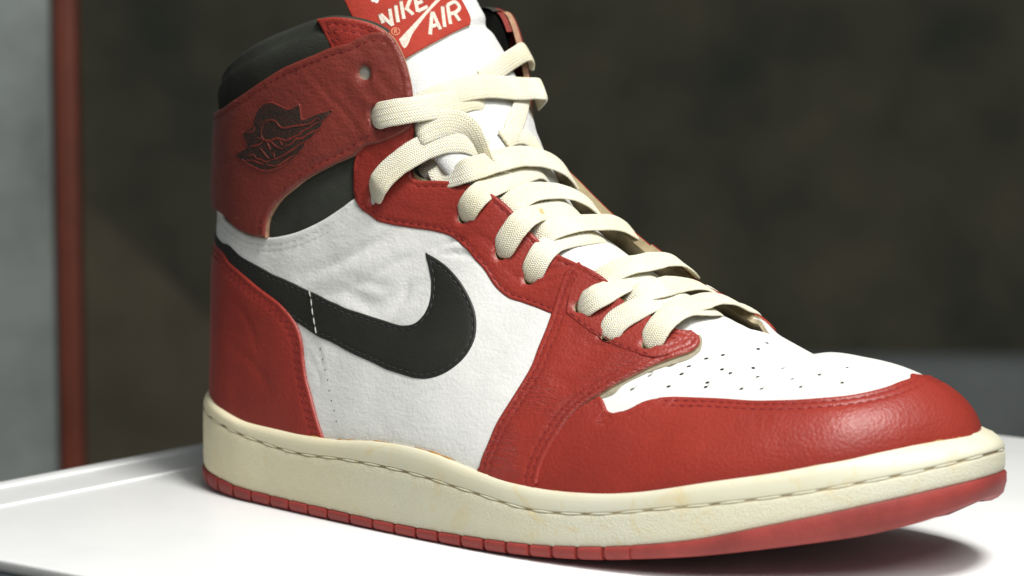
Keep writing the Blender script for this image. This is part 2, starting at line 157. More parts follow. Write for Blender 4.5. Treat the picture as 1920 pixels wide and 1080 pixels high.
TR = json.loads('''{"swoosh": [["s", [[0.58, 0.6984], [0.5678, 0.6961], [0.5497, 0.6861], [0.5354, 0.6725], [0.5235, 0.6606], [0.5059, 0.6381], [0.4922, 0.6125], [0.4826, 0.5826], [0.4736, 0.5356], [0.4699, 0.4866], [0.47, 0.4433], [0.4736, 0.4028], [0.4823, 0.3581], [0.4978, 0.3208], [0.5156, 0.3043], [0.5359, 0.3026], [0.5567, 0.3091], [0.5789, 0.3215], [0.6125, 0.3268], [0.6367, 0.3245], [0.6854, 0.3016], [0.7257, 0.3005], [0.7609, 0.3163], [0.819, 0.361], [0.8625, 0.3973], [0.9225, 0.4723]]], ["o", [[0.9225, 0.4723], [0.965, 0.555]]], ["s", [[0.965, 0.555], [0.89, 0.4736], [0.8727, 0.4667], [0.8474, 0.4415], [0.8098, 0.4168], [0.7806, 0.3933], [0.7513, 0.3803], [0.7249, 0.3759], [0.6914, 0.3864], [0.6639, 0.4059], [0.6236, 0.4443], [0.596, 0.4547], [0.5775, 0.4576], [0.5624, 0.4603], [0.5501, 0.4752], [0.5446, 0.5038], [0.5439, 0.5369], [0.5486, 0.577], [0.5571, 0.6176], [0.5685, 0.6586], [0.5776, 0.6862], [0.58, 0.6984]]]], "heel_edge": [[0.8767, 0.4401], [0.8666, 0.4244], [0.8444, 0.4056], [0.8162, 0.3803], [0.7868, 0.3518], [0.7607, 0.3294], [0.7398, 0.3101], [0.7246, 0.2917], [0.7109, 0.266], [0.7025, 0.2403], [0.6854, 0.196], [0.6654, 0.1537], [0.6466, 0.1065], [0.6286, 0.0569]], "quarter_top": [[0.9046, 0.5716], [0.8938, 0.545], [0.8667, 0.5135], [0.841, 0.4935], [0.8138, 0.484], [0.7884, 0.4784], [0.7653, 0.4827], [0.746, 0.5002], [0.7289, 0.5256], [0.712, 0.5636], [0.7029, 0.5925], [0.6838, 0.6536]], "strap_tail": [[0.8038, 0.4818], [0.8205, 0.4885], [0.8386, 0.4987], [0.8575, 0.514], [0.8733, 0.5376]], "strap_top": [[0.8883, 0.8536], [0.8749, 0.8544], [0.8544, 0.8602], [0.8301, 0.873], [0.8074, 0.8852], [0.7936, 0.887], [0.7747, 0.893], [0.7629, 0.9052], [0.7489, 0.9221], [0.7378, 0.9532], [0.7277, 0.977], [0.7196, 0.9928], [0.7114, 1.0], [0.7016, 1.0], [0.6918, 1.0], [0.6805, 0.9941], [0.672, 0.9858], [0.6658, 0.9789], [0.659, 0.9717], [0.6503, 0.9686]], "strap_bot": [[0.6503, 0.9686], [0.6627, 0.8817], [0.6776, 0.8088], [0.6917, 0.7538], [0.7061, 0.7111], [0.7152, 0.6744], [0.7313, 0.6426], [0.7475, 0.6175], [0.7613, 0.5979], [0.7758, 0.5778], [0.7883, 0.5637], [0.7975, 0.5464], [0.8039, 0.525], [0.8048, 0.5013], [0.8037, 0.4806]], "eyestay_edge": [[0.7119, 0.7063], [0.7144, 0.6753], [0.7129, 0.6533], [0.7076, 0.6279], [0.702, 0.611], [0.6934, 0.6048], [0.6794, 0.6116], [0.656, 0.6469], [0.63, 0.7043], [0.6116, 0.7341], [0.6011, 0.7469], [0.5794, 0.7712], [0.5631, 0.7799], [0.5474, 0.7714], [0.5335, 0.7602], [0.5247, 0.7508], [0.5089, 0.7439], [0.492, 0.7284], [0.4799, 0.7258], [0.4689, 0.7276], [0.456, 0.7364], [0.4384, 0.7382], [0.4178, 0.737], [0.3999, 0.7456]], "eyestay_throat": [[0.4337, 0.9935], [0.4539, 0.9955], [0.48, 0.9985], [0.4882, 0.9938], [0.5108, 1.0], [0.5255, 1.0], [0.5599, 0.9969], [0.5813, 0.9672], [0.5997, 0.9314], [0.6139, 0.898], [0.6235, 0.8883], [0.6292, 0.91], [0.6343, 0.9518], [0.6418, 0.9814], [0.6526, 0.9784]], "side_left": [[0.4276, 1.0], [0.4317, 0.9656], [0.4327, 0.918], [0.4265, 0.8458], [0.421, 0.7928], [0.4148, 0.7358], [0.4086, 0.6742], [0.4022, 0.5983], [0.3958, 0.5324], [0.3922, 0.4365], [0.3913, 0.3638], [0.3918, 0.2771], [0.3908, 0.2008], [0.3917, 0.1342], [0.3916, 0.0911]], "side_right": [[0.3159, 0.1224], [0.318, 0.1757], [0.3197, 0.2467], [0.3211, 0.3313], [0.3227, 0.405], [0.3211, 0.4723], [0.3144, 0.549], [0.309, 0.6057], [0.3005, 0.66], [0.2909, 0.7074], [0.2738, 0.7222], [0.2619, 0.7497], [0.2628, 0.7958], [0.2696, 0.8398], [0.2845, 0.9129], [0.2974, 0.9666]], "side_throat": [[0.2974, 0.9666], [0.3102, 0.9586], [0.3312, 0.9707], [0.3453, 0.9654], [0.3694, 0.957], [0.3935, 0.9909], [0.405, 0.998], [0.4176, 0.9998], [0.4276, 1.0]], "under_edge": [[0.3204, 0.4791], [0.3129, 0.5303], [0.3044, 0.5599], [0.3037, 0.6118], [0.2903, 0.6702], [0.273, 0.6803], [0.2585, 0.7065], [0.2559, 0.7559], [0.2609, 0.8002], [0.27, 0.8549], [0.284, 0.9269]], "lower_eyestay_seam": [[0.4001, 0.7618], [0.3739, 0.7519], [0.3582, 0.7524], [0.3392, 0.7509], [0.3209, 0.7552], [0.3018, 0.751], [0.2813, 0.7428]], "mudguard_top": [[0.3322, 0.5659], [0.3177, 0.5474], [0.3051, 0.5165], [0.2924, 0.4746], [0.2791, 0.4536], [0.2672, 0.4634], [0.2584, 0.4931], [0.248, 0.508], [0.2341, 0.5184], [0.2143, 0.525], [0.1749, 0.5453], [0.1467, 0.5282], [0.1174, 0.5088], [0.0924, 0.5031], [0.0731, 0.5171], [0.0511, 0.5732], [0.029, 0.6486], [0.0125, 0.699]], "flap_left": [[0.7628, 0.9021], [0.7694, 0.9322], [0.776, 0.9686], [0.7808, 0.9943]], "eyelets": [[0.3162, 0.8196], [0.3542, 0.7783], [0.3944, 0.8168], [0.4647, 0.8413], [0.5049, 0.8373], [0.5576, 0.8642], [0.6732, 0.6659], [0.7058, 0.7839], [0.7286, 0.857]], "wing_shape": [[0.8496, 0.752], [0.8436, 0.7536], [0.8371, 0.7603], [0.8371, 0.7736], [0.8337, 0.7937], [0.8277, 0.8042], [0.8224, 0.8067], [0.8149, 0.8022], [0.8075, 0.791], [0.8, 0.7777], [0.7937, 0.7691], [0.7881, 0.7702], [0.7836, 0.7741], [0.781, 0.7602], [0.7769, 0.734], [0.7681, 0.7377], [0.7574, 0.7468], [0.7482, 0.7537], [0.7509, 0.7386], [0.7541, 0.7278], [0.7557, 0.7142], [0.7592, 0.7037], [0.7618, 0.6902], [0.7675, 0.6808], [0.7696, 0.6681], [0.7746, 0.658], [0.7764, 0.6505], [0.7846, 0.6426], [0.7931, 0.6356], [0.8023, 0.6341], [0.8142, 0.6367], [0.8275, 0.6493], [0.8409, 0.6679], [0.8511, 0.6822], [0.8596, 0.6983], [0.8531, 0.7042], [0.8438, 0.7084], [0.8456, 0.7283], [0.8492, 0.7421]], "wing_lines": [[[0.8227, 0.7562], [0.8182, 0.7605], [0.8116, 0.7571], [0.8057, 0.7466], [0.8015, 0.7347], [0.7967, 0.7277], [0.7872, 0.7246], [0.7746, 0.7211], [0.7667, 0.723], [0.7606, 0.7337], [0.7573, 0.7307]], [[0.8227, 0.7562], [0.824, 0.7442], [0.8242, 0.7298], [0.8194, 0.7145], [0.8114, 0.7082], [0.8042, 0.7087], [0.7984, 0.7031], [0.7917, 0.6952], [0.7842, 0.6973], [0.7785, 0.6993], [0.7734, 0.7072], [0.7673, 0.7123], [0.7638, 0.7185], [0.7589, 0.7238], [0.7543, 0.7295]], [[0.8278, 0.7247], [0.8194, 0.7145], [0.8113, 0.7063], [0.8028, 0.6888], [0.7937, 0.6762]], [[0.7915, 0.6815], [0.7839, 0.6837], [0.7803, 0.6919], [0.7735, 0.6906], [0.7675, 0.6973], [0.7609, 0.7052], [0.7554, 0.7109]], [[0.8082, 0.6612], [0.8006, 0.6602], [0.7916, 0.6614], [0.7866, 0.6652], [0.7801, 0.6701], [0.7739, 0.6775], [0.7676, 0.6825]], [[0.8113, 0.6508], [0.7982, 0.6419], [0.7903, 0.6457], [0.7837, 0.652], [0.7751, 0.6549]], [[0.8387, 0.6871], [0.8326, 0.6858], [0.828, 0.6744], [0.8204, 0.6673], [0.8138, 0.659], [0.8082, 0.6612]], [[0.8413, 0.6755], [0.8318, 0.6709], [0.8242, 0.662], [0.8155, 0.6545]], [[0.8243, 0.6976], [0.8185, 0.6839], [0.8103, 0.6641]], [[0.8367, 0.7081], [0.8248, 0.7068], [0.8194, 0.7145]], [[0.8479, 0.6825], [0.841, 0.6698], [0.8276, 0.6511], [0.8143, 0.6385], [0.8025, 0.6359], [0.7932, 0.6373], [0.7847, 0.6443]], [[0.8056, 0.6768], [0.8038, 0.6655]], [[0.7991, 0.7001], [0.7955, 0.6875]], [[0.815, 0.7068], [0.81, 0.6864]], [[0.8443, 0.7464], [0.8355, 0.7462], [0.8341, 0.7583]]], "perf": [[0.2898, 0.5848], [0.2495, 0.5689], [0.215, 0.585], [0.1805, 0.6168], [0.1602, 0.6274], [0.1183, 0.6115], [0.0818, 0.6357], [0.2855, 0.6538], [0.2498, 0.6346], [0.2177, 0.6056], [0.2062, 0.6748], [0.1792, 0.7075], [0.1338, 0.6805], [0.106, 0.7093], [0.0762, 0.8072], [0.2708, 0.6899], [0.2512, 0.6787], [0.2178, 0.6813], [0.1931, 0.7434], [0.1637, 0.7979], [0.1141, 0.8255], [0.2436, 0.7285], [0.2332, 0.76], [0.2112, 0.8504], [0.2132, 0.9119]], "label_vis": [[0.827, -0.6897], [0.8266, -0.5804], [0.8269, -0.2083], [0.8245, 0.1111], [0.828, 0.484], [0.8462, 0.5727], [0.8739, 0.5934]], "letters": [[[0.893, -0.6091], [0.9082, -0.5935]], [[0.9076, -0.5833], [0.8829, -0.5142]], [[0.8829, -0.5142], [0.9097, -0.4326]], [[0.8836, -0.4196], [0.9106, -0.3373]], [[0.8844, -0.3253], [0.9131, -0.2453]], [[0.8957, -0.2401], [0.9094, -0.1157]], [[0.8986, -0.2266], [0.8842, -0.1836]], [[0.8854, -0.1088], [0.9061, -0.0516]], [[0.8859, -0.1047], [0.8863, 0.0556]], [[0.8978, -0.0708], [0.8982, 0.0295]], [[0.8417, -0.1261], [0.8753, 0.0768]], [[0.8751, 0.0803], [0.8418, 0.0387]], [[0.8523, -0.0593], [0.8517, 0.0526]], [[0.8422, 0.1132], [0.8766, 0.2499]], [[0.8428, 0.2129], [0.8765, 0.3324]], [[0.8754, 0.3271], [0.8732, 0.4727], [0.8651, 0.4852], [0.8587, 0.406], [0.859, 0.288]], [[0.8584, 0.3556], [0.842, 0.3645]]], "label_stripe": [[0.8583, -0.5343], [0.8705, -0.2351], [0.8831, 0.0403], [0.891, 0.2083], [0.8912, 0.2428], [0.8894, 0.2796], [0.8814, 0.1193], [0.8739, -0.0256], [0.8577, -0.3002], [0.8427, -0.543]], "ring": [[0.8722, -0.5163], [0.8692, -0.4667], [0.8773, -0.4894]], "laces": {"L0": [[197.46, -25.0, 71.07], [197.76, -18.71, 74.13], [196.75, -9.0, 75.26], [197.95, -1.0, 74.57], [196.67, 6.0, 73.8]], "L1": [[181.98, -26.57, 72.0], [184.78, -24.23, 73.66], [187.91, -20.95, 76.08], [186.38, -8.7, 76.98], [187.58, -0.73, 77.33], [186.76, 7.0, 77.23]], "L2": [[173.76, -28.0, 77.87], [176.64, -22.38, 80.4], [175.73, -12.0, 82.26], [175.8, -4.0, 83.43], [176.02, 2.16, 83.25]], "L3": [[152.07, -29.0, 86.88], [150.93, -23.91, 90.11], [150.14, -17.0, 93.26], [150.93, -9.84, 94.47], [152.68, -2.73, 94.72], [152.13, 5.29, 94.77]], "L4": [[141.59, -29.0, 96.4], [143.12, -23.51, 100.85], [141.68, -11.0, 102.63], [142.85, -2.0, 102.77], [142.59, 5.0, 102.62]], "L5": [[128.36, -32.0, 104.05], [127.2, -27.0, 107.77], [127.32, -20.0, 110.42], [128.7, -12.0, 112.59], [128.96, -3.0, 114.33], [128.36, 4.94, 115.07]], "L6": [[92.55, -36.0, 109.37], [94.86, -33.32, 114.02], [100.72, -30.28, 119.15], [106.04, -25.26, 123.27], [111.42, -20.87, 125.17], [115.49, -17.08, 124.97], [119.65, -13.68, 122.7]], "L7": [[95.86, -33.0, 133.67], [102.77, -28.03, 134.9], [107.38, -20.0, 136.1], [109.53, -13.0, 137.11], [111.86, -5.29, 138.64]], "M0": [[199.14, 20.0, 72.98], [197.74, 15.0, 75.58], [196.31, 8.0, 76.81], [195.99, -2.0, 76.04], [194.34, -11.35, 74.8], [192.12, -17.7, 72.74]], "Mu0": 0.3381, "M1": [[187.82, 20.0, 76.79], [186.43, 15.0, 79.57], [183.95, 5.96, 80.72], [184.59, -7.06, 80.24], [182.48, -13.93, 79.21], [180.11, -18.06, 78.07]], "Mu1": 0.3728, "M2": [[178.42, 20.0, 83.07], [177.66, 15.0, 86.56], [175.63, 8.0, 87.53], [174.4, 0.0, 86.92], [173.03, -8.0, 86.48], [170.19, -15.0, 86.04]], "Mu2": 0.4035, "M3": [[155.87, 20.0, 94.22], [154.37, 14.0, 97.39], [150.92, 4.0, 98.27], [149.01, -7.87, 98.34], [147.25, -15.46, 96.74], [146.14, -19.63, 94.76]], "Mu3": 0.483, "M4": [[142.4, 20.0, 99.81], [140.6, 15.0, 103.94], [138.9, 7.0, 107.19], [137.41, -2.0, 108.4], [136.24, -11.0, 108.05], [134.84, -19.0, 105.57]], "Mu4": 0.5237, "M5": [[130.54, 22.0, 108.84], [130.58, 16.0, 114.53], [129.33, 8.0, 117.93], [127.38, -3.25, 119.51], [125.25, -14.6, 118.13], [120.97, -23.07, 115.83], [109.61, -22.0, 113.34], [104.2, -25.0, 112.57]], "Mu5": 0.6072, "M6": [[124.68, -14.44, 118.96], [120.03, -15.54, 124.03], [114.94, -16.94, 129.11], [110.47, -20.24, 130.49], [105.95, -24.3, 128.78], [103.18, -26.42, 127.04]], "Mu6": 0.6361, "M7": [[116.52, 23.0, 140.22], [114.53, 20.0, 140.45], [115.06, 9.15, 140.84], [112.8, -2.24, 141.88], [110.04, -9.45, 141.36], [106.48, -15.87, 139.57], [102.14, -21.03, 136.85], [97.89, -24.12, 134.4]], "loop": [[109.51, -0.93, 143.68], [108.72, 8.61, 147.25], [108.16, 18.0, 150.53], [108.27, 24.0, 152.52], [106.23, 29.0, 150.56], [104.55, 30.0, 146.52]], "strand_a": [[109.59, 22.0, 140.24], [114.95, 13.63, 136.24], [117.65, 8.42, 132.64], [119.73, 3.17, 128.88], [121.81, -1.5, 124.79]], "strand_b": [[121.45, -4.73, 124.59], [121.37, 0.2, 125.74], [121.67, 4.97, 125.52], [122.71, 8.82, 123.26], [124.92, 9.43, 119.43], [127.03, 7.25, 116.64]]}, "seam_holes": [[0.6774, 0.2851], [0.6678, 0.2688], [0.6579, 0.2519], [0.6465, 0.2317], [0.6382, 0.2071], [0.6297, 0.1809], [0.6199, 0.1525], [0.6125, 0.1218], [0.6039, 0.0908]], "seam_thread": [[0.7244, 0.3809], [0.7147, 0.3618], [0.7062, 0.3416], [0.6956, 0.3203], [0.685, 0.2993]], "creases": [[-0.95, 1.7, [[56.4, -35.3, 76.3], [63.6, -34.7, 79.4], [72.7, -34.1, 82.7], [81.3, -33.4, 86.4], [89.2, -31.9, 90.6], [97.2, -30.0, 94.8]]], [0.75, 3.2, [[66.1, -34.8, 76.3], [77.5, -34.3, 80.2], [87.9, -33.0, 83.8], [96.6, -31.2, 88.5]]], [-0.7, 1.3, [[68.3, -35.1, 72.5], [78.1, -35.0, 74.1], [87.2, -34.9, 72.4], [97.0, -35.0, 69.9]]], [-0.55, 1.2, [[78.3, -35.3, 71.8], [87.6, -35.3, 70.3], [95.9, -35.6, 67.7]]], [-0.6, 1.3, [[80.2, -34.8, 75.4], [88.7, -33.9, 77.7], [97.5, -33.5, 76.4]]], [-0.8, 1.1, [[112.6, -29.3, 87.8], [119.9, -28.4, 89.2], [127.1, -27.8, 88.2]]], [-0.75, 1.1, [[111.9, -29.0, 89.1], [117.6, -27.8, 91.8], [123.7, -26.8, 93.1]]], [0.6, 1.6, [[113.1, -29.1, 88.5], [119.9, -28.0, 90.5], [125.8, -27.2, 90.9]]], [-0.55, 1.5, [[88.6, -33.8, 78.6], [97.3, -31.9, 84.2], [107.0, -30.0, 87.6]]], [-0.5, 1.6, [[99.0, -35.2, 68.8], [103.6, -33.9, 73.3], [104.3, -32.1, 80.2]]], [-0.45, 1.0, [[63.5, -36.0, 148.7], [70.4, -34.5, 141.3], [78.7, -31.7, 132.6], [85.5, -30.0, 125.5]]], [-0.4, 0.9, [[67.1, -35.4, 149.4], [74.5, -33.4, 142.2], [82.5, -30.6, 133.0], [90.4, -28.9, 124.9]]], [-0.3, 0.9, [[59.3, -36.6, 146.8], [66.8, -35.2, 140.0], [74.5, -33.0, 132.0], [81.2, -31.0, 124.4]]], [-0.3, 0.8, [[77.9, -32.5, 149.6], [78.0, -32.2, 141.4], [80.4, -31.2, 132.7]]], [-0.3, 0.8, [[41.2, -36.0, 116.3], [59.9, -35.5, 118.9], [75.8, -32.4, 124.3], [85.4, -29.9, 128.3]]], [-0.25, 0.8, [[59.7, -35.3, 113.6], [71.9, -33.3, 118.2], [83.5, -30.5, 124.4]]], [-0.34, 0.7, [[166.2, -28.2, 68.2], [172.4, -28.2, 65.7], [178.1, -27.5, 64.4]]], [-0.34, 0.7, [[166.4, -29.6, 66.0], [174.2, -29.4, 63.3], [183.4, -28.0, 61.9]]], [-0.34, 0.7, [[166.8, -31.2, 63.5], [174.5, -30.9, 61.1], [183.2, -29.9, 59.8]]], [-0.34, 0.7, [[166.8, -32.8, 61.2], [174.5, -32.6, 58.8], [182.7, -31.9, 57.5]]], [-0.3, 0.7, [[172.1, -29.4, 64.1], [179.7, -28.5, 62.4], [186.7, -27.5, 61.6]]], [-0.3, 0.7, [[166.7, -34.8, 58.2], [173.9, -34.5, 56.4], [179.9, -34.2, 55.2]]], [-0.3, 0.8, [[165.8, -37.5, 54.4], [172.5, -38.1, 51.7], [178.2, -38.7, 49.8]]], [-0.3, 0.8, [[129.9, -25.6, 93.1], [133.6, -24.9, 91.6], [136.9, -25.1, 87.0]]], [-0.3, 0.8, [[138.6, -25.0, 85.3], [142.7, -24.7, 82.1], [146.7, -25.0, 78.8]]], [-0.3, 0.8, [[124.9, -26.0, 94.8], [129.7, -25.3, 94.2], [133.3, -24.5, 93.2]]], [-0.25, 0.8, [[95.8, -28.9, 103.2], [103.8, -27.6, 100.9], [113.7, -25.8, 100.3]]], [-0.3, 0.8, [[66.7, -36.8, 56.8], [71.1, -37.9, 52.2], [73.4, -38.9, 46.8]]], [-0.3, 0.9, [[64.9, -37.3, 52.2], [69.6, -38.4, 48.2], [73.0, -39.5, 42.4]]], [-0.25, 0.9, [[109.7, -45.1, 36.8], [119.9, -44.0, 44.4], [130.1, -43.1, 47.8]]], [-0.25, 0.7, [[235.1, -32.8, 47.7], [237.3, -34.7, 45.8], [238.2, -36.6, 43.7]]], [-0.25, 0.7, [[237.7, -31.9, 48.3], [240.3, -33.9, 46.2], [241.1, -35.9, 43.9]]], [-0.25, 0.7, [[240.8, -30.9, 48.8], [243.1, -32.7, 46.8], [243.8, -34.4, 45.0]]], [-0.22, 0.7, [[232.5, -33.7, 47.1], [234.3, -35.9, 45.1], [234.8, -37.7, 43.2]]], [-0.3, 1.2, [[27.8, -32.8, 68.0], [36.6, -34.3, 61.5], [42.4, -35.4, 51.1]]], [-0.25, 1.3, [[24.4, -32.1, 52.9], [39.7, -35.3, 47.2], [51.3, -37.4, 37.5]]]]}''')

# ---------------------------------------------------------------- materials
def node(nt, t, **kw):
    n = nt.nodes.new(t)
    for k, v in kw.items():
        if k in n.inputs: n.inputs[k].default_value = v
        else: setattr(n, k, v)
    return n
def base_mat(name, rough, spec=.5):
    mt = bpy.data.materials.new(name); mt.use_nodes = True; nt = mt.node_tree
    b = nt.nodes['Principled BSDF']; b.inputs['Roughness'].default_value = rough; b.inputs['Specular IOR Level'].default_value = spec
    tc = node(nt, 'ShaderNodeTexCoord'); mp = node(nt, 'ShaderNodeMapping'); mp.inputs['Scale'].default_value = (1000, 1000, 1000)
    nt.links.new(tc.outputs['Object'], mp.inputs['Vector'])
    return mt, nt, b, mp.outputs['Vector']
def noise(nt, vec, scale, detail=3, rough=.55, dist=0):
    n = node(nt, 'ShaderNodeTexNoise', Scale=scale, Detail=detail, Roughness=rough, Distortion=dist); nt.links.new(vec, n.inputs['Vector']); return n.outputs['Fac']
def ramp(nt, fac, stops):
    r = node(nt, 'ShaderNodeValToRGB'); cr = r.color_ramp
    while len(cr.elements) < len(stops): cr.elements.new(.5)
    for e, (p, c) in zip(cr.elements, stops): e.position = p; e.color = (*c, 1)
    nt.links.new(fac, r.inputs['Fac']); return r.outputs['Color']
def mixc(nt, fac, a, b, mode='MIX'):
    n = node(nt, 'ShaderNodeMix', data_type='RGBA', blend_type=mode)
    for s, v in ((n.inputs['Factor'], fac), (n.inputs['A'] if False else n.inputs[6], a), (n.inputs[7], b)):
        if hasattr(v, 'default_value') or isinstance(v, bpy.types.NodeSocket): nt.links.new(v, s)
        else: s.default_value = v if not isinstance(v, tuple) else (*v, 1)
    return n.outputs[2]
def math_n(nt, op, a, b=0.0, c=None):
    n = node(nt, 'ShaderNodeMath', operation=op)
    for i, v in enumerate((a, b, c)):
        if v is None: continue
        if isinstance(v, bpy.types.NodeSocket): nt.links.new(v, n.inputs[i])
        else: n.inputs[i].default_value = v
    return n.outputs[0]
def bump(nt, b, height, dist, strength=1.0, prev=None):
    n = node(nt, 'ShaderNodeBump', Strength=strength, Distance=dist); nt.links.new(height, n.inputs['Height'])
    if prev is not None: nt.links.new(prev, n.inputs['Normal'])
    nt.links.new(n.outputs['Normal'], b.inputs['Normal']); return n.outputs['Normal']
def stretch(nt, vec, rot, sc):
    n = node(nt, 'ShaderNodeMapping'); n.inputs['Rotation'].default_value = rot; n.inputs['Scale'].default_value = sc
    nt.links.new(vec, n.inputs['Vector']); return n.outputs['Vector']

def leather(name, c0, c1, rough=.42, grain=.10, wrinkle=.25, flex=0.0, wear=None, spec=.5, crot=(0, .5, 0), mott=.34):
    mt, nt, b, v = base_mat(name, rough, spec)
    low = noise(nt, v, .035, 4, .65)
    col = mixc(nt, ramp(nt, low, [(.30, (0, 0, 0)), (.72, (1, 1, 1))]), c0, c1)
    spk = ramp(nt, noise(nt, v, 1.7, 2, .7), [(.35, (0, 0, 0)), (.68, (1, 1, 1))])
    col = mixc(nt, math_n(nt, 'MULTIPLY', spk, mott), col, tuple(x*.62 for x in c0))
    vo = node(nt, 'ShaderNodeTexVoronoi', Scale=.95, feature='SMOOTH_F1', Smoothness=.35); nt.links.new(v, vo.inputs['Vector'])
    wr = noise(nt, stretch(nt, v, crot, (.10, .10, .34)), 1.0, 4, .6, .6)
    h = math_n(nt, 'ADD', math_n(nt, 'MULTIPLY', vo.outputs['Distance'], grain*-1.2), math_n(nt, 'MULTIPLY', wr, wrinkle))
    h = math_n(nt, 'ADD', h, math_n(nt, 'MULTIPLY', noise(nt, v, 2.6, 2), grain*.6))
    h = math_n(nt, 'ADD', h, math_n(nt, 'MULTIPLY', noise(nt, v, .12, 2), wrinkle*1.4))
    if flex:
        fx = noise(nt, stretch(nt, v, (0, -.55, .15), (.16, .4, 1.05)), 1.0, 3, .6, 1.2)
        msk = ramp(nt, noise(nt, v, .05, 1), [(.42, (0, 0, 0)), (.60, (1, 1, 1))])
        h = math_n(nt, 'ADD', h, math_n(nt, 'MULTIPLY', math_n(nt, 'MULTIPLY', fx, flex), msk))
    bump(nt, b, h, .001, 1.0)
    if wear:
        cr = ramp(nt, noise(nt, stretch(nt, v, (0, .9, .2), (.12, .3, .9)), 1.0, 4, .7, 1.0), [(.60, (0, 0, 0)), (.70, (1, 1, 1))])
        ms = ramp(nt, noise(nt, v, .045, 2), [(.46, (0, 0, 0)), (.62, (1, 1, 1))])
        f = math_n(nt, 'MULTIPLY', cr, ms); f = math_n(nt, 'MULTIPLY', f, .55)
        col = mixc(nt, f, col, wear)
    nt.links.new(col, b.inputs['Base Color'])
    rg = math_n(nt, 'ADD', math_n(nt, 'MULTIPLY', low, .16), rough-.08); nt.links.new(rg, b.inputs['Roughness'])
    return mt
def simple(name, col, rough=.6, var=.25, sc=.3, bd=0.0, bs=1.0, spec=.4, sub=0.0, c2=None):
    mt, nt, b, v = base_mat(name, rough, spec)
    f = noise(nt, v, sc, 4, .6)
    c = mixc(nt, ramp(nt, f, [(.3, (0, 0, 0)), (.7, (1, 1, 1))]), col, c2 or tuple(x*(1-var) for x in col))
    nt.links.new(c, b.inputs['Base Color'])
    if bd: bump(nt, b, noise(nt, v, bs, 3), .001, bd)
    return mt

RED0, RED1 = (.300, .032, .021), (.228, .023, .0155)
M = {}
M['red'] = leather('red_leather', RED0, RED1, .45, .10, .13, spec=.42, mott=.5)
M['red_toe'] = leather('red_toe_leather', RED0, RED1, .42, .09, .09, spec=.38, mott=.5)
M['red_flex'] = leather('red_creased_leather', RED0, RED1, .42, .10, .13, flex=.7, spec=.45, mott=.5)
M['red_strap'] = leather('red_cracked_leather', (.215, .033, .022), (.150, .023, .016), .50, .09, .22, wear=(.42, .10, .07), crot=(0, .8, 0))
M['white'] = leather('white_leather', (.735, .74, .715), (.67, .68, .65), .50, .06, .18, spec=.35, mott=.16)
M['black'] = leather('black_leather', (.014, .014, .011), (.020, .020, .016), .58, .05, .10, spec=.35)
M['collar'] = simple('black_nylon', (.040, .043, .035), .85, .4, .06, .35, 2.2, .2)
M['lining'] = simple('tan_lining', (.36, .29, .165), .85, .45, .12, .5, 1.5, .2)
M['edge'] = simple('raw_leather_edge', (.40, .23, .14), .85, .4, .6, .3, 2)
M['edge_red'] = simple('dark_red_edge', (.22, .03, .02), .8, .4, .6)
M['edge_black'] = simple('worn_black_edge', (.26, .20, .12), .8, .5, .6)
M['edge_white'] = simple('yellowed_edge', (.60, .50, .33), .8, .4, .6)
M['grey_edge'] = simple('grey_board_edge', (.34, .31, .22), .85, .3, .5, .3, 1.5)
M['thread_red'] = simple('red_thread', (.20, .010, .010), .75, .3, .8)
M['thread_white'] = simple('white_thread', (.70, .69, .63), .75, .2, .8)
M['thread_black'] = simple('black_thread', (.035, .036, .036), .7, .3, .8)
M['thread_tan'] = simple('dark_thread', (.06, .055, .04), .8, .3, .8)
M['foam'] = simple('tongue_nylon', (.68, .685, .665), .85, .10, .05, .5, 2.4, .2)
M['label'] = simple('woven_red_label', (.37, .036, .020), .75, .2, .25, .35, 2.2, .25)
M['print'] = simple('woven_white_thread', (.74, .66, .56), .8, .3, 1.2, .4, 3.0, .2)
M['print_thin'] = simple('woven_pale_thread', (.72, .30, .18), .8, .3, 1.2)
M['wing'] = simple('worn_black_foil', (.020, .020, .015), .6, .3, .45, .6, 1.6, .25, c2=(.060, .022, .016))
M['wing_line'] = simple('red_relief', (.24, .036, .024), .5, .5, .5)
M['pale_backing'] = simple('pale_grey_felt', (.45, .45, .40), .9, .3, .5)
M['dark'] = simple('dark_hole', (.03, .028, .022), .9, .2)
M['outsole'] = simple('red_rubber', (.31, .044, .037), .6, .35, .06, .25, 1.4, .35)
M['outsole_dark'] = simple('red_rubber_groove', (.20, .030, .026), .7, .4, .2)
M['glue'] = simple('aged_glue', (.50, .26, .06), .5, .45, .25, .4, 1.2)
# midsole: aged cream rubber
def midsole_mat(name, stip, rough):
    mt, nt, b, v = base_mat(name, rough, .4)
    a = mixc(nt, ramp(nt, noise(nt, v, .018, 3, .6), [(.32, (0, 0, 0)), (.66, (1, 1, 1))]), (.62, .615, .49), (.61, .58, .42))
    a = mixc(nt, ramp(nt, noise(nt, v, .06, 4, .7, 1.5), [(.54, (0, 0, 0)), (.74, (.85, .85, .85))]), a, (.62, .50, .25))
    sx = node(nt, 'ShaderNodeSeparateXYZ'); nt.links.new(v, sx.inputs[0])
    heel = node(nt, 'ShaderNodeMapRange'); heel.inputs[1].default_value = 120; heel.inputs[2].default_value = -5; nt.links.new(sx.outputs[0], heel.inputs[0])
    a = mixc(nt, math_n(nt, 'MULTIPLY', heel.outputs[0], .75), a, (.82, .73, .48))   # yellower heel end, painted lighter to make up for weak light there
    nt.links.new(a, b.inputs['Base Color'])
    h = math_n(nt, 'ADD', math_n(nt, 'MULTIPLY', noise(nt, v, 1.5, 3, .65), stip), math_n(nt, 'MULTIPLY', noise(nt, v, .08, 2), .25))
    bump(nt, b, h, .001, .8)
    return mt
